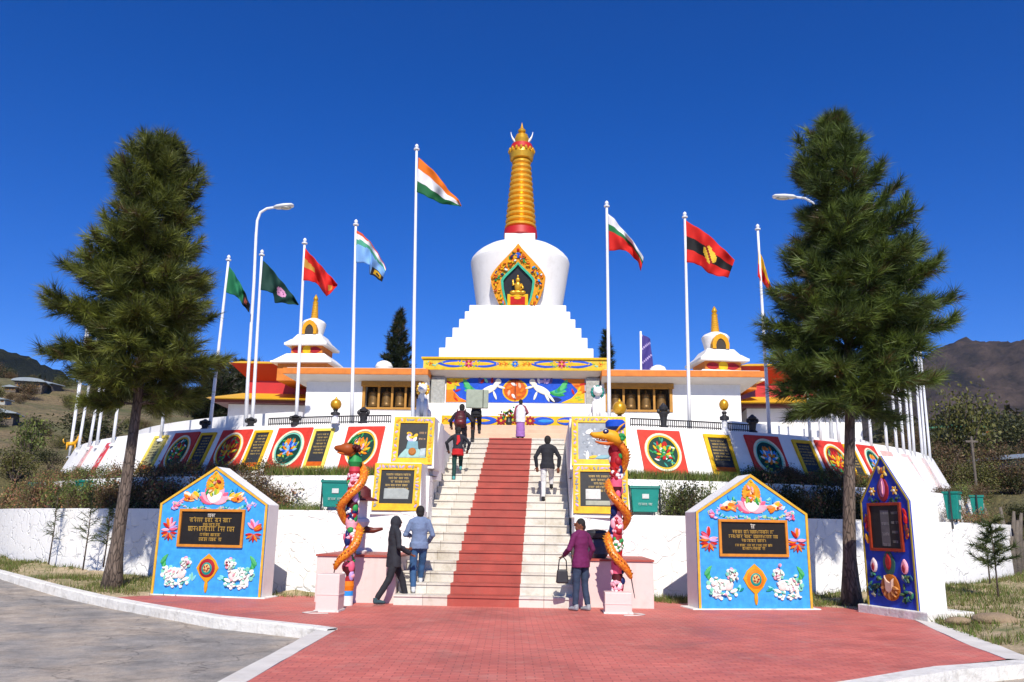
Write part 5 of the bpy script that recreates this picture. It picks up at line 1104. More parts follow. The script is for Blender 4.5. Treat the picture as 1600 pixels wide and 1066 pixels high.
def pine(name, label, base, H, prof, seed, NT=3800, nn=26, L=.30, w=.010, zc0=3.0, trunk_r=.24, lean=(0, 0), cA=(.035, .045, .012), cB=(.085, .088, .022), asym=None, group=None, offs=None):
    r = np.random.default_rng(seed); rg = random.Random(seed); t = thing(name, label, "tree", base, 0, group)
    ax = lambda z: Vector((lean[0] * z / H + .06 * math.sin(z * .7 + seed), lean[1] * z / H + .05 * math.cos(z * .6), z))
    tp = [ax(H * i / 24) for i in range(25)]; tr = [trunk_r * (1 - .94 * (i / 24) ** 1.1) + (trunk_r * .75 * max(0, 1 - i * .7)) for i in range(25)]; tp[0].z = -.25
    obj("trunk", MB().tube(tp, tr, 14), M['bark'], t, smooth=True)
    tips = []; br = MB(); z = zc0; k = 0
    while z < H * .985:
        f = (z - zc0) / (H - zc0); R = interp(z, prof); off = interp(z, offs) if offs else 0; nb = 7 if f < .55 else 5 if f < .85 else 4
        for b in range(nb):
            a = k * 2.4 + b * 2 * math.pi / nb + rg.uniform(-.3, .3); k += 1
            Lb = max(.1, R - .2 + off * math.cos(a)) * rg.choice((rg.uniform(.86, .98), rg.uniform(.86, .98), rg.uniform(.5, .85))) * (asym(a, z) if asym else 1); rise = .2 + .7 * f + rg.uniform(-.28, .34); o = ax(z); dr_ = Vector((math.cos(a), math.sin(a), 0)); sdv = Vector((-math.sin(a), math.cos(a), 0)); bend = rg.uniform(-.15, .15)
            pt = lambda s: o + dr_ * (Lb * s) + sdv * (bend * Lb * s * s) + Vector((0, 0, Lb * (rise * s - .34 * s * (1 - f) * s + .14 * s ** 4)))
            bp_ = [pt(s / 6) for s in range(7)]; br.tube(bp_, [max(.006, .012 + .012 * Lb * (1 - s / 6)) for s in range(7)], 5)
            m = max(3, int(Lb * 6.5))
            for i in range(m):
                s = .12 + .88 * (i + rg.random()) / m; q = pt(min(1, s)); dq = (pt(min(1, s) + .02) - pt(min(1, s) - .02)).normalized()
                sl2 = Lb * .40 * (1.2 - s) + .16
                for sd in (-1, 1, 0):
                    if sd == 0: dd_ = (dq + Vector((0, 0, rg.uniform(.1, .6)))).normalized(); l2 = sl2 * .5
                    else: dd_ = (dq * .75 + sdv * sd * rg.uniform(.5, 1.0) + Vector((0, 0, rg.uniform(-.45, .5)))).normalized(); l2 = sl2 * rg.uniform(.6, 1.1)
                    e = q + dd_ * l2
                    if l2 > .3 and rg.random() < .5: br.tube([q, e], [.009, .004], 4)
                    tips.append((e, dd_, s)); 
                    if l2 > .34: tips.append((q.lerp(e, .55), dd_, s))
            tips.append((pt(1.0), (pt(1) - pt(.9)).normalized(), 1))
        z += (.25 - .09 * f) * max(.6, H / 10)
    tips.append((ax(H), Vector((0, 0, 1)), 1)); tips.append((ax(H * .985), Vector((0, 0, 1)), 1))
    obj("branches", br, M['bark'], t)
    if len(tips) > NT: rg.shuffle(tips); tips = tips[:NT]
    T, Cc = [], []; cA, cB = np.array(cA), np.array(cB)
    for e, d, s in tips:
        T.append(needles(r, np.array(e), unit(np.array(d) + np.array((0, 0, .2))), nn, L, w, .42, .32)); g = r.random(); c = cA + (cB - cA) * g ** 1.6 * 1.15
        if r.random() < .06: c = np.array((.12, .085, .03))
        Cc.append(np.clip(c * r.uniform(.8, 1.2, (nn, 1)), 0, 1))
    me = soup("crown", np.concatenate(T), np.concatenate(Cc), M['needle']); o = bpy.data.objects.new("crown", me); COL.objects.link(o); o.parent = t
    return t
def zprof(Y, rows, xb, lean, z0, H):
    pr_, of_ = [], []
    for v, l, r_ in rows:
        z = P((l + r_) / 2, v, Y).z; xl, xr = P(l, v, Y).x, P(r_, v, Y).x; xt = xb + lean * (z - z0) / H
        pr_.append((z - z0, (xr - xl) / 2)); of_.append((z - z0, (xl + xr) / 2 - xt))
    return sorted(pr_), sorted(of_)
YL = 19.0; bL = P(178, 908, YL); bL.z = .14; tpL = P(262, 217, YL); HL = tpL.z - .14
pl_, ol_ = zprof(YL, [(224, 240, 282), (250, 200, 296), (280, 178, 306), (330, 160, 326), (400, 146, 322), (430, 112, 322), (470, 104, 334), (520, 74, 350), (560, 60, 366), (595, 76, 362), (640, 112, 335)], bL.x, tpL.x - bL.x, .14, HL)
pine("pine_tree", "left tall pine with a ragged crown, brown trunk beside the left blue board", bL, HL, pl_, 11, zc0=pl_[0][0] + .1, lean=(tpL.x - bL.x, 0), trunk_r=.15, asym=lambda a, z: 1.0 + .10 * math.sin(3 * a + z * 1.7), NT=7600, nn=34, L=.34, w=.0074, offs=ol_, cA=(.055, .075, .016), cB=(.24, .27, .045))
YR = 18.3; bR = P(1336, 942, YR); bR.z = .06; tpR = P(1305, 180, YR); HR = tpR.z - .06
pr2, or2 = zprof(YR, [(186, 1294, 1318), (230, 1258, 1346), (300, 1228, 1388), (370, 1236, 1424), (430, 1232, 1450), (490, 1200, 1474), (545, 1178, 1486), (590, 1184, 1480), (645, 1210, 1448)], bR.x, tpR.x - bR.x, .06, HR)
pine("pine_tree", "right tall dense pine with a cone-shaped crown, trunk beside the dark blue board", bR, HR, pr2, 23, zc0=pr2[0][0] + .1, lean=(tpR.x - bR.x, 0), trunk_r=.15, asym=lambda a, z: 1.0 + .08 * math.sin(2 * a + z * 1.3), NT=9400, nn=34, L=.34, w=.0074, offs=or2, cA=(.045, .073, .018), cB=(.18, .25, .045))
for u, v, Y, wd, sd, lab in ((625, 483, 62, 1.9, 31, "dark conifer behind the left gallery roof, beside the tallest flagpole"), (946, 516, 70, 1.7, 32, "dark conifer peeking from behind the stupa's right side"), (385, 566, 75, 4.0, 33, "dark bushy conifer behind the left corner temple"), (345, 585, 70, 3.0, 35, "low dark conifer between the left pine and the corner temple")):
    p = P(u, v, Y); g = terrain(p.x, p.y); H = p.z - g
    pine("conifer_tree", lab, (p.x, p.y, g), H, [(0, wd * .9), (H * .35, wd), (H * .7, wd * .62), (H, .15)], sd, NT=1500, nn=18, L=.5, w=.03, zc0=H * .12, trunk_r=.2, cA=(.02, .032, .012), cB=(.05, .062, .02))

def leaves(r, n, W_, H_, sz, cols, clumps=9, dens=1.0):
    ce = np.stack([r.uniform(-.34, .34, clumps) * W_, r.uniform(-.34, .34, clumps) * W_, r.uniform(.3, .8, clumps) * H_], 1); k = r.integers(0, clumps, n)
    sc = np.array([W_ * .24, W_ * .24, H_ * .24]); o = ce[k] + r.normal(0, .62, (n, 3)) * sc; o[:, 2] = np.abs(o[:, 2])
    d = unit(r.normal(0, 1, (n, 3)) + np.array([0, 0, .3])); s = unit(np.cross(d, r.normal(0, 1, (n, 3)))); L = sz * r.uniform(.6, 1.4, (n, 1))
    a, b, c, e = o, o + d * L * .5 + s * L * .3, o + d * L, o + d * L * .5 - s * L * .3
    tri = np.concatenate([np.stack([a, b, c], 1), np.stack([a, c, e], 1)]); cc = np.array(cols)[r.integers(0, len(cols), n)] * r.uniform(.6, 1.3, (n, 1)); return tri, np.concatenate([cc, cc])
PROT = {}
def bush_proto(kind, i):
    if (kind, i) in PROT: return PROT[kind, i]
    r = np.random.default_rng(100 + i * 7 + len(kind)); cfg = dict(red=(620, .075, [(.34, .16, .075), (.25, .18, .06), (.16, .18, .05), (.42, .26, .13), (.13, .14, .045), (.30, .12, .08)]), green=(700, .07, [(.13, .18, .04), (.19, .22, .05), (.1, .13, .03)]), dark=(800, .075, [(.045, .06, .02), (.07, .08, .025), (.1, .08, .03)]),
        hill=(2600, .05, [(.06, .07, .022), (.09, .09, .028), (.04, .05, .018)]), olive=(2600, .05, [(.13, .13, .03), (.16, .15, .04), (.1, .11, .03)]), rust=(2400, .05, [(.18, .1, .05), (.14, .09, .045), (.12, .1, .04)]))[kind]
    tri, cc = leaves(r, cfg[0], 1, 1, cfg[1], cfg[2]); me = soup("foliage", tri, cc, M['leaf'])
    sm = MB(); rg = random.Random(i)
    for k in range(12): a = rg.uniform(0, 6.28); l = rg.uniform(.2, .42); h = rg.uniform(.5, 1.0); sm.tube([(.04 * math.cos(a), .04 * math.sin(a), -.1), (l * .6 * math.cos(a), l * .6 * math.sin(a), h * .55), (l * math.cos(a + .3), l * math.sin(a + .3), h)], [.014, .009, .004], 5)
    ms = sm.mesh("stems"); ms.materials.append(M['bark']); PROT[kind, i] = (me, ms); return me, ms
BR = random.Random(77)
def bush(kind, p, w, h, name, label, group, cat="shrub"):
    me, ms = bush_proto(kind, BR.randrange(4)); t = thing(name, label, cat, p, BR.uniform(0, 6.28), group); t.scale = (w, w, h)
    for nm, m in (("foliage", me), ("stems", ms)): o = bpy.data.objects.new(nm, m); COL.objects.link(o); o.parent = t
    return t
def row(kinds, R0, z, u0, u1, n, hw, name, label, group):
    a, b = phi_u(u0, R0, z), phi_u(u1, R0, z)
    for i in range(n):
        ph = a + (b - a) * (i + BR.uniform(.1, .9)) / n; p = mp(R0 + BR.uniform(-.18, .18), ph, z - .03); bush(BR.choice(kinds), p, hw[0] * BR.uniform(.75, 1.25), hw[1] * BR.uniform(.65, 1.25), name, label, group)
row(['red', 'green', 'rust', 'red', 'green'], 17.05, 1.74, 15, 448, 62, (.8, .98), "terrace_shrub", "reddish green shrub in the row on the lower terrace left of the stairs", "shrubs on the lower terrace, left")
row(['red', 'red', 'green'], 16.2, 2.76, 60, 432, 46, (.6, .46), "rose_shrub", "rusty shrub in the row under the painted panels left of the stairs", "shrubs under the painted panels, left")
row(['green', 'dark', 'red'], 17.05, 1.74, 1040, 1090, 6, (.65, .9), "terrace_shrub", "loose green shrub on the lower terrace between the teal bin and the right front board", "shrubs between the right bin and the board")
row(['dark', 'dark', 'red'], 17.1, 1.74, 1180, 1370, 24, (.75, .95), "terrace_shrub", "leafy shrub with shade-dark colours in the row on the lower terrace behind the right pine", "shrubs on the lower terrace, right")  # darker leaf colours in this row paint in the pine's shade
row(['red', 'rust', 'green'], 16.2, 2.76, 1172, 1372, 24, (.55, .46), "rose_shrub", "rusty shrub in the row under the painted panels right of the stairs", "shrubs under the painted panels, right")
row(['rust', 'red', 'green'], 16.6, 2.5, 1470, 1600, 12, (.7, .7), "rose_shrub", "brown-red shrub on the terrace beyond the dark blue board", "shrubs beyond the dark blue board")
row(['rust', 'red', 'green'], 17.2, 1.74, 1490, 1590, 9, (.55, .6), "terrace_shrub", "low russet shrub on the lower terrace by the far right bins", "low shrubs by the far right bins")
for i, (u, R) in enumerate(((466, 17.0), (492, 17.1), (1062, 17.2), (1105, 17.0), (1140, 17.0))): ph = phi_u(u, R, 1.8); bush('green', mp(R, ph, 1.72), .45, (.45, .35, .8, 1.0, .7)[i], "terrace_shrub", ["small green shrub on the lower terrace left of the left teal bin", "tiny green shrub beside the left teal bin", "upright green shrub behind the wall right of the right teal bin", "tall thin green shrub behind the right front board's left slope", "green shrub behind the right front board's peak"][i], None)
def blades(name, pts_fn, n, h, w, cols, seed):
    r = np.random.default_rng(seed); rg = random.Random(seed); o = np.array([pts_fn(rg) for _ in range(n)]); d = unit(np.concatenate([r.normal(0, .35, (n, 2)), np.ones((n, 1))], 1)); L = h * r.uniform(.5, 1.3, (n, 1)); s = unit(np.cross(d, r.normal(0, 1, (n, 3)))) * w
    c = np.array(cols)[r.integers(0, len(cols), n)] * r.uniform(.7, 1.25, (n, 1)); me = soup(name, np.stack([o - s, o + s, o + d * L], 1), c, M['leaf']); ob = bpy.data.objects.new(name, me); COL.objects.link(ob); return tag(ob, kind='stuff')
GC = [(.12, .18, .03), (.18, .22, .045), (.09, .14, .025), (.24, .21, .08)]
for u0, u1, R, z, n in ((425, 620, 16.25, 2.75, 3800), (975, 1165, 16.25, 2.75, 3800), (440, 505, 17.2, 1.74, 900)):
    a, b = phi_u(u0, R, z), phi_u(u1, R, z); blades("grass", lambda g, a=a, b=b, R=R, z=z: tuple(mp(R + g.uniform(-.2, .28), a + (b - a) * g.random(), z)), n, .26, .011, GC, int(u0))
def bank_grass(LS, n, seed, thr, lim):
    def fn(g):
        while True:
            j = g.random() * (len(LS) - 1); i = g.random() * (len(LS[0]) - 1); J, I = min(int(j), len(LS) - 2), min(int(i), len(LS[0]) - 2); p = LS[J][I].lerp(LS[J][I + 1], i - I).lerp(LS[J + 1][I].lerp(LS[J + 1][I + 1], i - I), j - J)
            if not lim(p): continue
            if fbm(p.x + 50, p.y, .8) + .25 * (j / len(LS)) > thr or g.random() < .06: return (p.x, p.y, p.z - .01)
    blades("grass", fn, n, .13, .009, GC + [(.2, .17, .07)], seed)
bank_grass(BANK_L, 11000, 5, .1, lambda p: p.x > -22 and p.y < 32); bank_grass(BANK_R, 20000, 6, -.06, lambda p: p.x < 17 and p.y < 30)

def sapling(u, v, vt, Y, lab, sd, wd=.35, n=500):
    p = P(u, v, Y); H = P(u, vt, Y).z - p.z; t = thing("sapling", lab, "young tree", p, 0); r = np.random.default_rng(sd); rg = random.Random(sd)
    obj("stem", MB().tube([(0, 0, -.1), (.02, .01, H * .5), (0, 0, H)], [.022, .014, .005], 7), M['bark'], t, smooth=True)
    T, C_ = [], []; tw = MB()
    for i in range(26):
        z = H * (.3 + .7 * i / 26); a = rg.uniform(0, 6.28); l = wd * rg.uniform(.5, 1.1) * (1.15 - .8 * i / 26); d = np.array((math.cos(a), math.sin(a), rg.uniform(.1, .7))); d /= np.linalg.norm(d); o = np.array((0, 0, z)); tw.tube([tuple(o), tuple(o + d * l)], [.006, .003], 4)
        for f in (.4, .7, 1.0): T.append(needles(r, o + d * l * f, d, n // 78, .2, .008, .5, .25)); C_.append(np.array(rg.choice([(.07, .1, .025), (.05, .08, .02), (.1, .12, .04)])) * r.uniform(.8, 1.2, (n // 78, 1)))
    obj("twigs", tw, M['bark'], t); me = soup("foliage", np.concatenate(T), np.concatenate(C_), M['leaf']); o = bpy.data.objects.new("foliage", me); COL.objects.link(o); o.parent = t
sapling(76, 880, 760, 23.2, "thin feathery sapling in front of the wall at the far left", 51, .3, 320); sapling(130, 885, 765, 21.6, "taller feathery sapling against the left wall, left of the pine trunk", 52, .4, 420)
sapling(1559, 925, 815, 18.6, "bushy green sapling in front of the wall at the far right", 53, .62, 2400); sapling(1546, 905, 835, 20.6, "dim slim sapling close to the wall at the far right", 54, .4, 500); sapling(162, 880, 790, 20.8, "small green sapling tucked beside the left pine trunk", 55, .3, 500)
# stones on the right bank
for i, (u, v, s, lab) in enumerate(((1560, 968, .42, "largest tan rock on the right bank, at the picture's edge"), (1592, 940, .3, "brown rock at the right edge below the sapling"), (1520, 918, .16, "small reddish rock at the foot of the bushy sapling"), (1495, 968, .2, "flat tan rock beside the dark blue board's plinth"))):
    p = PZ(u, v, .12); r_ = MB().ball((0, 0, 0), (s, s * .7, s * .32), 14, 9); r_.v = [tuple(Vector(q) * (1 + .35 * noise.noise(Vector(q) * 4 + Vector((i * 3, 0, 0))))) for q in r_.v]
    tag(obj("rock", r_, M['stone'], loc=(p.x, p.y, .1), auto=50), lab, "rock")
# hill bushes, far wood
def on_terrain(u, v, lo_=34.0, hi_=260.0):
    d = ray(u, v); Y = lo_; best = (9e9, lo_)
    while Y < hi_:
        p = EYE_P + d * (Y / d.y); e = p.z - terrain(p.x, p.y)
        if e <= 0: return Vector((p.x, p.y, terrain(p.x, p.y)))
        if e / Y < best[0]: best = (e / Y, Y)
        Y += .5
    p = EYE_P + d * (best[1] / d.y); return Vector((p.x, p.y, terrain(p.x, p.y)))
def hillspots(n, u0, u1, seed, rmin, rmax):
    g = random.Random(seed); k = 0
    while k < n:
        az = math.atan((g.uniform(u0, u1) - 800) / F_PX / .99); r = rmin * (rmax / rmin) ** g.random(); x, y = r * math.sin(az), r * math.cos(az)
        if math.hypot(x - MC.x, y - MC.y) < 22.5: continue
        k += 1; yield x, y, r, g
for x, y, r, g in hillspots(110, -80, 420, 3, 34, 190):
    s = g.uniform(.4, 1.0) * (1 + r / 110); bush(g.choice(['hill', 'hill', 'olive', 'rust']), (x, y, terrain(x, y) - .1), s * 1.2, s, "hillside_bush", "rounded bush on the dry slope behind the left pine", "bushes on the left hillside")
for x, y, r, g in hillspots(110, 1400, 1680, 4, 32, 170):
    s = g.uniform(.5, 1.25) * (1 + r / 90); bush(g.choice(['hill', 'olive', 'rust', 'hill', 'rust']), (x, y, terrain(x, y) - .1), s * 1.2, s, "hillside_bush", "rounded bush on the slope behind the right pine", "bushes on the right hillside")
for u, v, s, hh, k, lab in ((42, 722, 46, 60, 'green', "round bright green tree on the far left slope"), (22, 752, 60, 40, 'olive', "olive bush low at the far left edge"), (152, 700, 90, 50, 'hill', "dark bush behind the bare poles on the left slope"), (1512, 745, 84, 118, 'olive', "tall yellow-green tree beside the green-roofed house on the right"), (1478, 752, 60, 50, 'rust', "russet bush beyond the right end of the panel wall"), (1580, 720, 70, 60, 'hill', "round green bush near the right edge of the slope")):
    p = on_terrain(u, v, 30); q = p.length / F_PX; bush(k, (p.x, p.y, p.z - .1), s * q, hh * q, "hillside_tree", lab, None, "tree")
r = np.random.default_rng(8); T, C_ = [], []
for x, y, rr, g in list(hillspots(60, -120, 420, 13, 190, 420)) + list(hillspots(200, 1380, 1720, 14, 150, 420)):
    s = g.uniform(3, 6); tri, cc = leaves(r, 140, s * 1.3, s, s * .2, [(.04, .05, .02), (.06, .065, .025), (.09, .08, .03)], 6); T.append(tri + np.array((x, y, terrain(x, y) - .3))); C_.append(cc)
me = soup("far_wood", np.concatenate(T), np.concatenate(C_), M['leaf']); o = bpy.data.objects.new("far_wood", me); COL.objects.link(o); tag(o, kind='stuff')
tp_ = PZ(1570, 765, 1.0)
p = P(1568, 800, 27.0); t = thing("tree_stump", "grey ribbed broken tree stump at the far right edge", "stump", (p.x, p.y, terrain(p.x, p.y) * .3 + .4), 0); st_ = MB()
for i in range(14): a = i * 2 * math.pi / 14; h = 1.7 + .5 * math.sin(i * 2.3); st_.tube([(.3 * math.cos(a), .3 * math.sin(a), -.8), (.36 * math.cos(a), .36 * math.sin(a), h * .6), (.52 * math.cos(a), .52 * math.sin(a), h)], [.13, .1, .04], 7)
obj("trunk", st_, M['darkpole'], t, smooth=True)
p = P(1524, 745, 40); z = terrain(p.x, p.y); t = thing("utility_pole", "thin grey pole among bushes on the right slope", "pole", (p.x, p.y, z - .2), 0); top_ = P(1520, 682, 40).z
obj("shaft", MB().tube([(0, 0, 0), (0, 0, top_ - z + .2)], .06, 8), M['darkpole'], t); obj("crossarm", MB().box(-.3, .3, -.03, .03, top_ - z - .1, top_ - z), M['darkpole'], t)

# houses on the slopes
def house(u, v, Y, w, d, h, roofm, lab, rz=0.0, wallm='white', arch=False):
    p = on_terrain(u, v); sc = p.y / Y; t = thing("hill_house", lab, "house", (p.x, p.y, p.z), rz); t.scale = (sc,) * 3
    obj("wall", MB().box(-w / 2, w / 2, -d / 2, d / 2, -2.5, h), M[wallm], t)
    if arch:
        pts = [(w * .62 * math.cos(math.pi * i / 12), h + h * .5 * math.sin(math.pi * i / 12)) for i in range(13)]; obj("roof", MB().prism(pts, -d / 2 - .5, d / 2 + .5), M[roofm], t)
    else: obj("roof", MB().prism([(-w / 2 - .3, h), (w / 2 + .3, h), (w / 2 + .25, h + .08), (0, h + h * .5), (-w / 2 - .25, h + .08)], -d / 2 - .4, d / 2 + .4), M[roofm], t)
    n = max(2, int(w / 1.2))
    for i in range(n): x = -w / 2 + w * (i + .5) / n; f = obj("window", MB().frame(x - .26, x + .26, h * .35, h * .8, .05, -d / 2 - .06, -d / 2 - .001, None), M['wood'], t); obj("pane", MB().box(x - .21, x + .21, -d / 2 - .03, -d / 2 - .002, h * .35 + .05, h * .8 - .05), M['blackish'], f)
    return t
house(48, 612, 120, 3.6, 3.5, 1.1, 'tileroof', "arched grey-roofed house on top of the left hill", .3, 'darkpole', True); house(20, 614, 128, 1.7, 2, .7, 'tileroof', "small grey house left of the arched house on the left hill", .1, 'darkpole'); house(80, 610, 124, 1.8, 2, .8, 'tileroof', "grey house right of the arched house on the left hill", -.2, 'darkpole')
house(6, 662, 70, 1.8, 2, .7, 'tileroof', "grey-roofed hut halfway down the left hill at the picture's edge", .3, 'darkpole'); house(4, 632, 150, 2, 2, .7, 'tileroof', "pale house at the left picture edge near the hilltop", 0, 'stoneclad')
house(1490, 684, 75, 4.6, 3, .8, 'groof', "long low house with green roof on the right slope", -.25, 'stoneclad'); house(1562, 690, 95, 2.6, 2.5, .9, 'oband', "small orange-roofed house on the right slope", .2); house(1458, 672, 90, 2.6, 2.6, .8, 'tileroof', "grey-roofed house beside the right bare poles", 0, 'stoneclad'); house(1597, 745, 45, 3, 3, .8, 'tileroof', "dark-eaved hut at the right picture edge", .4, 'stoneclad')

# yellow beast statue at the left wall end
p = mp(15.5, phi_u(80, 15.5, 4.2), 4.2); t = thing("golden_deer_statue", "small golden-yellow animal statue on the left end of the panel wall", "statue", (p.x, p.y, 4.22), .5); t.scale = (.55,) * 3; b = MB()
b.tube([(-.3, 0, .42), (0, 0, .46), (.3, 0, .5)], [.13, .17, .15], 12).tube([(.26, 0, .52), (.36, 0, .75), (.42, 0, .88)], [.12, .09, .08], 10).ball((.46, 0, .95), (.14, .09, .1), 12, 8).ball((.6, 0, .92), (.08, .06, .06), 10, 6)
for x in (-.26, .26):
    for s_ in (-1, 1): b.tube([(x, s_ * .08, .45), (x + .03, s_ * .09, .22), (x, s_ * .09, 0)], [.06, .045, .04], 8)
obj("body", b, m_plain("yellow_statue_paint", lin('e0a010'), .4, .15, 5, .1, .01), t, smooth=True); obj("horns", MB().tube([(.42, -.05, 1.02), (.38, -.1, 1.18)], [.02, .008], 6).tube([(.42, .05, 1.02), (.38, .1, 1.18)], [.02, .008], 6), M['goldp'], t); obj("tail", MB().tube([(-.4, 0, .46), (-.52, 0, .62), (-.5, 0, .82)], [.05, .04, .02], 8), M['goldp'], t, smooth=True)

# ================================================================== people
def shell(name, mb, mat, parent=None, voxel=.012, smooth_it=3, wr=0.0, loc=None):
    o = obj(name, mb, mat, parent, smooth=True, loc=loc); m = o.modifiers.new("remesh", 'REMESH'); m.mode = 'VOXEL'; m.voxel_size = voxel; m.use_smooth_shade = True
    s = o.modifiers.new("smooth", 'SMOOTH'); s.factor = .5; s.iterations = smooth_it
    if wr:
        tx = bpy.data.textures.new("folds", 'CLOUDS'); tx.noise_scale = .1; d_ = o.modifiers.new("folds", 'DISPLACE'); d_.texture = tx; d_.strength = wr; d_.mid_level = .5
    return o
def person(label, loc, height, rz, J, jacket, trousers, hem=.84, sleeve=1.0, shoe=(.03, .03, .035), hair=(.012, .01, .009), hood=None, lean=0.0, long_skirt=None, extra=None, hair_len=0.0, build=1.0, head_turn=0.0):
    k = height / 1.7
    V = lambda p: Vector((p[0] * build, p[1] + lean * max(0, p[2] - .9), p[2] - .12 * abs(lean) * max(0, p[2] - .9)))
    D = dict(sL=(-.168, 0, 1.385), sR=(.168, 0, 1.385), eL=(-.25, -.03, 1.13), eR=(.25, -.03, 1.13), wL=(-.25, .06, .88), wR=(.25, .06, .88), hL=(-.09, 0, .9), hR=(.09, 0, .9), kL=(-.1, .03, .49), kR=(.1, .03, .49), aL=(-.1, -.02, .09), aR=(.1, -.02, .09)); D.update(J)
    up = {q: V(D[q]) for q in ('sL', 'sR', 'eL', 'eR', 'wL', 'wR')}; lo = {q: Vector(D[q]) for q in ('hL', 'hR', 'kL', 'kR', 'aL', 'aR')}
    hc = V((0, .03, 1.595)); Rh = Matrix.Rotation(head_turn, 3, 'Z')
    hp = lambda x, y, z: tuple(hc + Rh @ Vector((x, y, z)))
    b = MB()
    b.tube([V((0, 0, z)) for z in (.84, .95, 1.08, 1.25, 1.38, 1.44, 1.48)], [(.15, .10), (.145, .1), (.13, .095), (.155, .105), (.16, .1), (.11, .075), (.06, .06)], 16)
    b.tube([V((0, 0, 1.42)), V((0, .01, 1.5)), hc - Vector((0, 0, .06))], [.07, .058, .058], 12)
    b.ball(tuple(hc), (.076, .094, .115), 18, 14); b.ball(hp(0, .035, -.06), (.056, .06, .06), 14, 10); b.tube([hp(0, .09, .02), hp(0, .112, -.018)], [.012, .018], 8); b.ball(hp(0, .085, .03), (.055, .018, .012), 10, 6)
    b.tube([hp(-.024, .094, -.052), hp(.024, .094, -.052)], .0085, 6)
    for s_ in (-1, 1): b.ball(hp(s_ * .077, -.005, .0), (.012, .026, .034), 10, 8)
    for c in 'LR':
        s_ = -1 if c == 'L' else 1
        b.tube([up['s' + c], up['s' + c].lerp(up['e' + c], .5), up['e' + c], up['e' + c].lerp(up['w' + c], .4), up['w' + c]], [.055, .047, .04, .038, .027], 12); b.ball(tuple(up['s' + c]), .06, 12, 8); b.ball(tuple(up['e' + c]), .041, 10, 8)
        fd = (up['w' + c] - up['e' + c]).normalized(); sd = fd.cross(Vector((0, 1, .2))).normalized(); nn_ = sd.cross(fd); w0 = up['w' + c]
        b.tube([w0, w0 + fd * .045, w0 + fd * .09], [(.03, .02), (.042, .018), (.04, .016)], 10)
        for i, (o_, l_) in enumerate(((-.030, .07), (-.010, .08), (.011, .076), (.031, .06))):
            q = w0 + fd * .085 + sd * o_; b.tube([q, q + fd * l_ * .5 + nn_ * .008, q + fd * l_ * .85 + nn_ * .03], [.0105, .0095, .008], 7)
        q = w0 + fd * .03 + sd * (-.035); b.tube([q, q - sd * .03 + fd * .03 + nn_ * .01, q - sd * .035 + fd * .06 + nn_ * .02], [.0125, .011, .009], 7)
        b.tube([lo['h' + c], lo['h' + c].lerp(lo['k' + c], .5), lo['k' + c], lo['k' + c].lerp(lo['a' + c], .35), lo['a' + c]], [.085, .07, .052, .052, .036], 12); b.ball(tuple(lo['h' + c]), .09, 12, 8); a = lo['a' + c]; b.tube([a, a + Vector((0, .03, -.05)), a + Vector((0, .14, -.06))], [.04, .036, .025], 8)
    root = shell("person", b, M['skin'], None, .0075, 2, loc=loc); root.rotation_euler = (0, 0, rz); root.scale = (k,) * 3; tag(root, label, "person")
    def garment(name, mb, c, vox=.012, wr=.022, it=3):
        for i in range(len(mb.c)): mb.c[i] = c
        m = M.get(('g', c)) or m_plain("garment_fabric", c, .85, .2, 7, .45, .012, bscale=24); M['g', c] = m
        return shell(name, mb, m, root, vox, it, wr)
    j = MB(); zs = [hem, hem + .12, 1.0, 1.12, 1.26, 1.38, 1.45, 1.495]; hw = .198 if hem < .9 else .18
    j.tube([V((0, 0, z)) for z in zs], [(hw, .145), (hw - .002, .142), (.172, .13), (.155, .12), (.17, .126), (.168, .118), (.12, .092), (.08, .076)], 20)
    for c in 'LR':
        s0, e0, w1 = up['s' + c], up['e' + c], up['e' + c].lerp(up['w' + c], sleeve); j.tube([s0, s0.lerp(e0, .5), e0, e0.lerp(w1, .5), w1], [.064, .06, .055, .052, .045], 12); j.ball(tuple(s0), .066, 12, 8); j.tube([V((0, 0, 1.45)), V((0, 0, 1.45)).lerp(s0, .55) + Vector((0, 0, .012)), s0], [.075, .07, .06], 12); j.ball(tuple(e0), .057, 10, 8)
    if hood: j.ball(tuple(hc + Vector((0, -.02, .0))), (.1, .112, .14), 16, 12); j.tube([V((0, -.01, 1.42)), V((0, -.01, 1.52))], [(.13, .1), (.095, .09)], 14)
    if jacket: garment("jacket", j, jacket)
    if long_skirt:
        s_ = MB(); s_.tube([(0, 0, .1), (0, 0, .4), (0, 0, .75), (0, 0, .97)], [(.2, .18), (.19, .17), (.175, .15), (.15, .12)], 20); garment("skirt", s_, long_skirt)
    else:
        p_ = MB(); p_.tube([(0, 0, .84), (0, 0, .93), (0, 0, .99)], [(.165, .115), (.163, .12), (.15, .115)], 18)
        for c in 'LR':
            h, kk, a = lo['h' + c], lo['k' + c], lo['a' + c]; a2 = kk.lerp(a, .96); p_.tube([h + Vector((0, 0, .02)), h.lerp(kk, .5), kk, kk.lerp(a2, .45), a2], [.092, .084, .07, .064, .056], 14); p_.ball(tuple(h), .094, 12, 8); p_.ball(tuple(kk), .07, 10, 8)
        garment("trousers", p_, trousers)
    for c in 'LR':
        a = lo['a' + c]; sh = MB(); sh.tube([a + Vector((0, -.06, -.045)), a + Vector((0, -.02, -.035)), a + Vector((0, .07, -.045)), a + Vector((0, .16, -.06)), a + Vector((0, .19, -.065))], [(.035, .035), (.046, .052), (.05, .042), (.045, .028), (.02, .018)], 12); sh.tube([a + Vector((0, -.02, -.03)), a + Vector((0, -.02, .03))], [.046, .048], 10); garment("shoe", sh, shoe, .01, 0, 1)
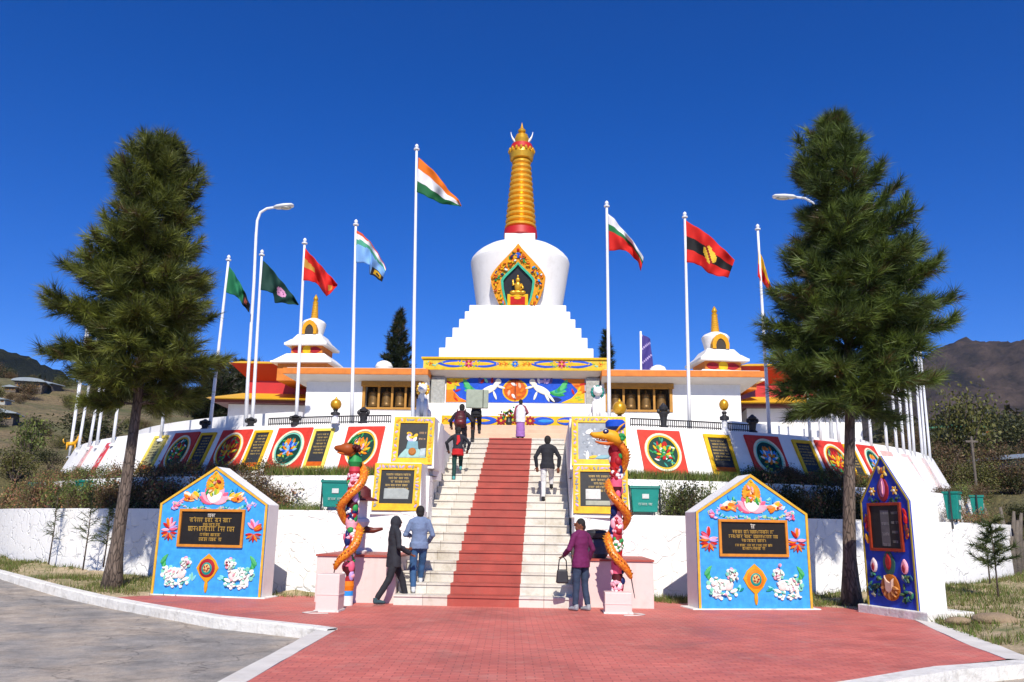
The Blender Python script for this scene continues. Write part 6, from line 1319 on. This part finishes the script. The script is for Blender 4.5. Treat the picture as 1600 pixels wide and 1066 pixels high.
    if not hood:
        hr = MB(); hr.ball(hp(0, -.022, .032), (.089, .096, .104), 18, 14); hr.ball(hp(0, -.05, -.03), (.078, .062, .08), 14, 10)
        if hair_len: hr.tube([hp(0, -.07, .0), hp(0, -.085, -hair_len * .6), hp(0, -.07, -hair_len)], [.075, .07, .03], 12)
        garment("hair", hr, hair, .009, .008, 1)
    for s_ in (-1, 1): obj("eye", MB().ball(hp(s_ * .029, .088, .012), (.012, .007, .007), 8, 6), M['blackish'], root, smooth=True)
    if extra: extra(root, V, garment, up)
    return root
stair_z = lambda q: (max(0, math.floor(((q - AO).dot(AX)) / TREAD + .02)) + 1) * RISE
JK = lin
ft = PZ(612, 945, 0); person("person in black hooded coat and black trousers striding right at the stair foot", (ft.x, ft.y, .005), 1.70, rad(-62), dict(hL=(-.09, .0, .88), kL=(-.09, .22, .5), aL=(-.09, .34, .09), kR=(.1, -.12, .48), aR=(.1, -.36, .11), eL=(-.24, .04, 1.12), wL=(-.12, .28, 1.08), eR=(.25, .0, 1.12), wR=(.14, .28, .98)), JK('24262e'), JK('1d1e25'), hem=.72, hood=True, shoe=JK('2f4a52'), build=1.12)
ft = W(-1.22, .62, RISE * 2 + .005); ft = P(652, 922, W(-1.2, .5).y); ft.z = RISE * 1 + .004
person("person in grey-blue jacket and blue jeans on the lowest step, seen from behind", ft, 1.72, rad(14), dict(kL=(-.1, .05, .49), aL=(-.09, -.04, .09), kR=(.1, .16, .56), aR=(.09, .26, .26), eL=(-.27, .02, 1.14), wL=(-.15, .24, 1.12), eR=(.26, -.02, 1.14), wR=(.2, .2, .98)), JK('6d7f9f'), JK('2f557f'), hem=.86, shoe=JK('c9cbcd'), build=1.04)
ft = PZ(908, 955, 0); person("person in purple shirt and dark jeans at the stair foot, face turned left", (ft.x, ft.y, .005), 1.70, rad(38), dict(kL=(-.09, .04, .49), aL=(-.1, .05, .09), kR=(.1, .0, .49), aR=(.12, -.06, .09), eL=(-.27, .03, 1.14), wL=(-.22, .24, 1.02), eR=(.27, -.04, 1.14), wR=(.27, .1, .92)), JK('640f4c'), JK('2a3a52'), hem=.8, shoe=JK('9aa0a6'), head_turn=rad(52), build=1.02, sleeve=.98)
ftc = ft + Vector((-.32, -.02, 0)); t = thing("hand_bag", "black bag hanging from the purple-shirted person's hand", "bag", (ft.x - .36, ft.y + .03, .5), .2)
obj("pouch", MB().box(-.12, .12, -.06, .06, 0, .26, top=(-.1, .1, -.045, .045)), M['iron'], t, bevel=.03); obj("strap", MB().tube([(-.08, 0, .25), (-.06, 0, .44), (.02, 0, .5), (.08, 0, .42), (.09, 0, .25)], .012, 6), M['iron'], t, smooth=True)
def on_stair(u, v):
    d = ray(u, v); lo_, hi = 16.0, 29.0
    for _ in range(50):
        m = (lo_ + hi) / 2; p = EYE_P + d * (m / d.y); q = (p - AO).dot(AX)
        if p.z - (q / TREAD + .6) * RISE > 0: lo_ = m
        else: hi = m
    p = EYE_P + d * (lo_ / d.y); b = (p - AO).dot(AX); i = max(0, math.floor(b / TREAD)); a = max(-1.3, (p - AO).dot(AP)); return W(a, i * TREAD + .2, (i + 1) * RISE + .004)
STEP = dict(kL=(-.1, .04, .49), aL=(-.1, -.04, .09), kR=(.1, .26, .68), aR=(.1, .3, .26 + .17))
q = on_stair(706, 752)
def sash(root, V, garment, up):
    s = MB(); s.tube([V((-.0, -.13, 1.44)), V((.02, -.14, 1.25)), V((-.03, -.145, 1.12))], [(.05, .02), (.06, .02), (.03, .02)], 12); garment("red_scarf", s, lin('c4141c'), .009, .004)
    s = MB(); s.tube([V((0, -.02, .78)), V((0, -.02, .98))], [(.2, .16), (.175, .14)], 18); garment("red_wrap", s, lin('b81018'))
person("person in black top, red wrap and dark green trousers climbing the stairs", q, 1.52, rad(2), dict(STEP, eL=(-.33, .04, 1.2), wL=(-.28, .2, .98), eR=(.33, .04, 1.2), wR=(.28, .2, .98)), JK('20222c'), JK('0e3a36'), hem=.9, lean=.22, extra=sash, shoe=JK('4fa0a0'), build=1.12)
q2 = on_stair(722, 716); q2.x = P(719, 716, q2.y).x
person("person in dark jacket climbing the upper left stairs wearing a maroon backpack", q2, 1.68, rad(-3), dict(STEP, eL=(-.31, .03, 1.16), wL=(-.3, .2, 1.0), eR=(.31, .03, 1.16), wR=(.3, .22, 1.0)), JK('241a20'), JK('2b2f3c'), hem=.86, lean=.16, build=1.12)
t = thing("backpack", "maroon backpack worn by the person on the upper left stairs", "backpack", q2 + Vector((-.01, .02, 1.0)), rad(-3))
bp2 = MB(); bp2.tube([(0, -.2, -.1), (0, -.24, .02), (0, -.24, .22), (0, -.16, .42)], [(.15, .07), (.19, .12), (.18, .11), (.1, .05)], 16); mp_m = m_plain("maroon_nylon", lin('4a1418'), .45, .25, 6, .4, .015); shell("pack", bp2, mp_m, t, .012, 3, .012); obj("pocket", MB().tube([(0, -.3, -.04), (0, -.34, .06), (0, -.31, .16)], [(.11, .03), (.13, .05), (.1, .03)], 14), m_plain("maroon_pocket", lin('6a1c1e'), .4, .2, 6, .3, .01), t, smooth=True)
for s_ in (-1, 1): obj("strap", MB().tube([(s_ * .1, -.14, .42), (s_ * .13, .0, .5), (s_ * .14, .12, .38), (s_ * .13, .1, .1), (s_ * .12, -.1, -.05)], .016, 6), mp_m, t, smooth=True)
q3 = on_stair(746, 692); q3.x = P(743, 692, q3.y).x
person("person in black trousers near the stair top carrying a pale board on the shoulder", q3, 1.72, rad(0), dict(STEP, eL=(-.2, .1, 1.2), wL=(-.06, .1, 1.42), eR=(.28, .06, 1.2), wR=(.3, .12, 1.42)), JK('16171b'), JK('101115'), hem=.92)
t = thing("board_load", "pale grey-green board carried by the person at the upper left stairs", "board", q3 + Vector((.02, -.2, 1.12)), rad(4)); obj("board", MB().box(-.36, .38, -.05, .05, 0, .62), m_plain("grey_green_board", lin('9aa392'), .8, .25, 6, .3, .01), t, bevel=.03); obj("strap", MB().tube([(.2, -.06, 0), (.2, -.065, .3), (.2, -.06, .62)], .012, 6), M['iron'], t)
q4 = on_stair(855, 778); person("person in black jacket and pale trousers climbing the right side of the stairs", q4, 1.72, rad(-4), dict(STEP, eL=(-.29, 0, 1.15), wL=(-.26, .1, .9), eR=(.29, 0, 1.15), wR=(.27, .06, .88)), JK('1e1f27'), JK('d6d6d4'), hem=.84, lean=.06, build=1.08, shoe=JK('1c1c20'))
q5 = W(.0, 10.75, NS * RISE + .004); q5.x = P(813, 686, q5.y).x
def shawl(root, V, garment, up):
    s = MB(); s.tube([V((0, -.03, .72)), V((0, -.03, 1.0)), V((0, -.03, 1.3)), V((0, -.02, 1.46))], [(.2, .15), (.21, .15), (.2, .145), (.1, .1)], 18); garment("white_shawl", s, lin('dcd8e0'))
person("person in white shawl and lilac skirt at the top of the red strip", q5, 1.34, rad(0), dict(eR=(.3, .0, 1.15), wR=(.24, .14, 1.1)), JK('8a3a4a'), JK('8a6a9a'), long_skirt=lin('9a6ab0'), extra=shawl, hair_len=.16)

# offerings in front of the frieze
p = P(795, 664, 29.9); t = thing("flower_offering", "small dark vase of red and yellow flowers before the lower frieze", "flower vase", (p.x, p.y, 5.165), 0)
obj("vase", MB().lathe([(.08, 0), (.13, .1), (.09, .24), (.11, .3)], 14), M['iron'], t, auto=40); fl = MB(); g = random.Random(5)
for i in range(70): fl.ball((g.gauss(0, .13), g.gauss(0, .1), .38 + g.gauss(0, .1)), g.uniform(.025, .045), 6, 5, g.choice([K['crimson'], K['yellow'], K['dkgreen'], K['green'], K['lime']]))
obj("flowers", fl, M['paint'], t, smooth=True)

# ================================================================== air between here and the mountains
hz = MB().box(-2600, 2600, -60, 2600, -14, 430); hm = bpy.data.materials.new("haze"); hm.use_nodes = True; hn = hm.node_tree; hn.nodes.remove(hn.nodes["Principled BSDF"])
pv = hn.nodes.new("ShaderNodeVolumePrincipled"); pv.inputs["Color"].default_value = (.62, .74, 1, 1); pv.inputs["Density"].default_value = .00006; pv.inputs["Anisotropy"].default_value = .2; hn.links.new(pv.outputs[0], hn.nodes["Material Output"].inputs["Volume"])
tag(obj("haze", hz, hm), kind='stuff')
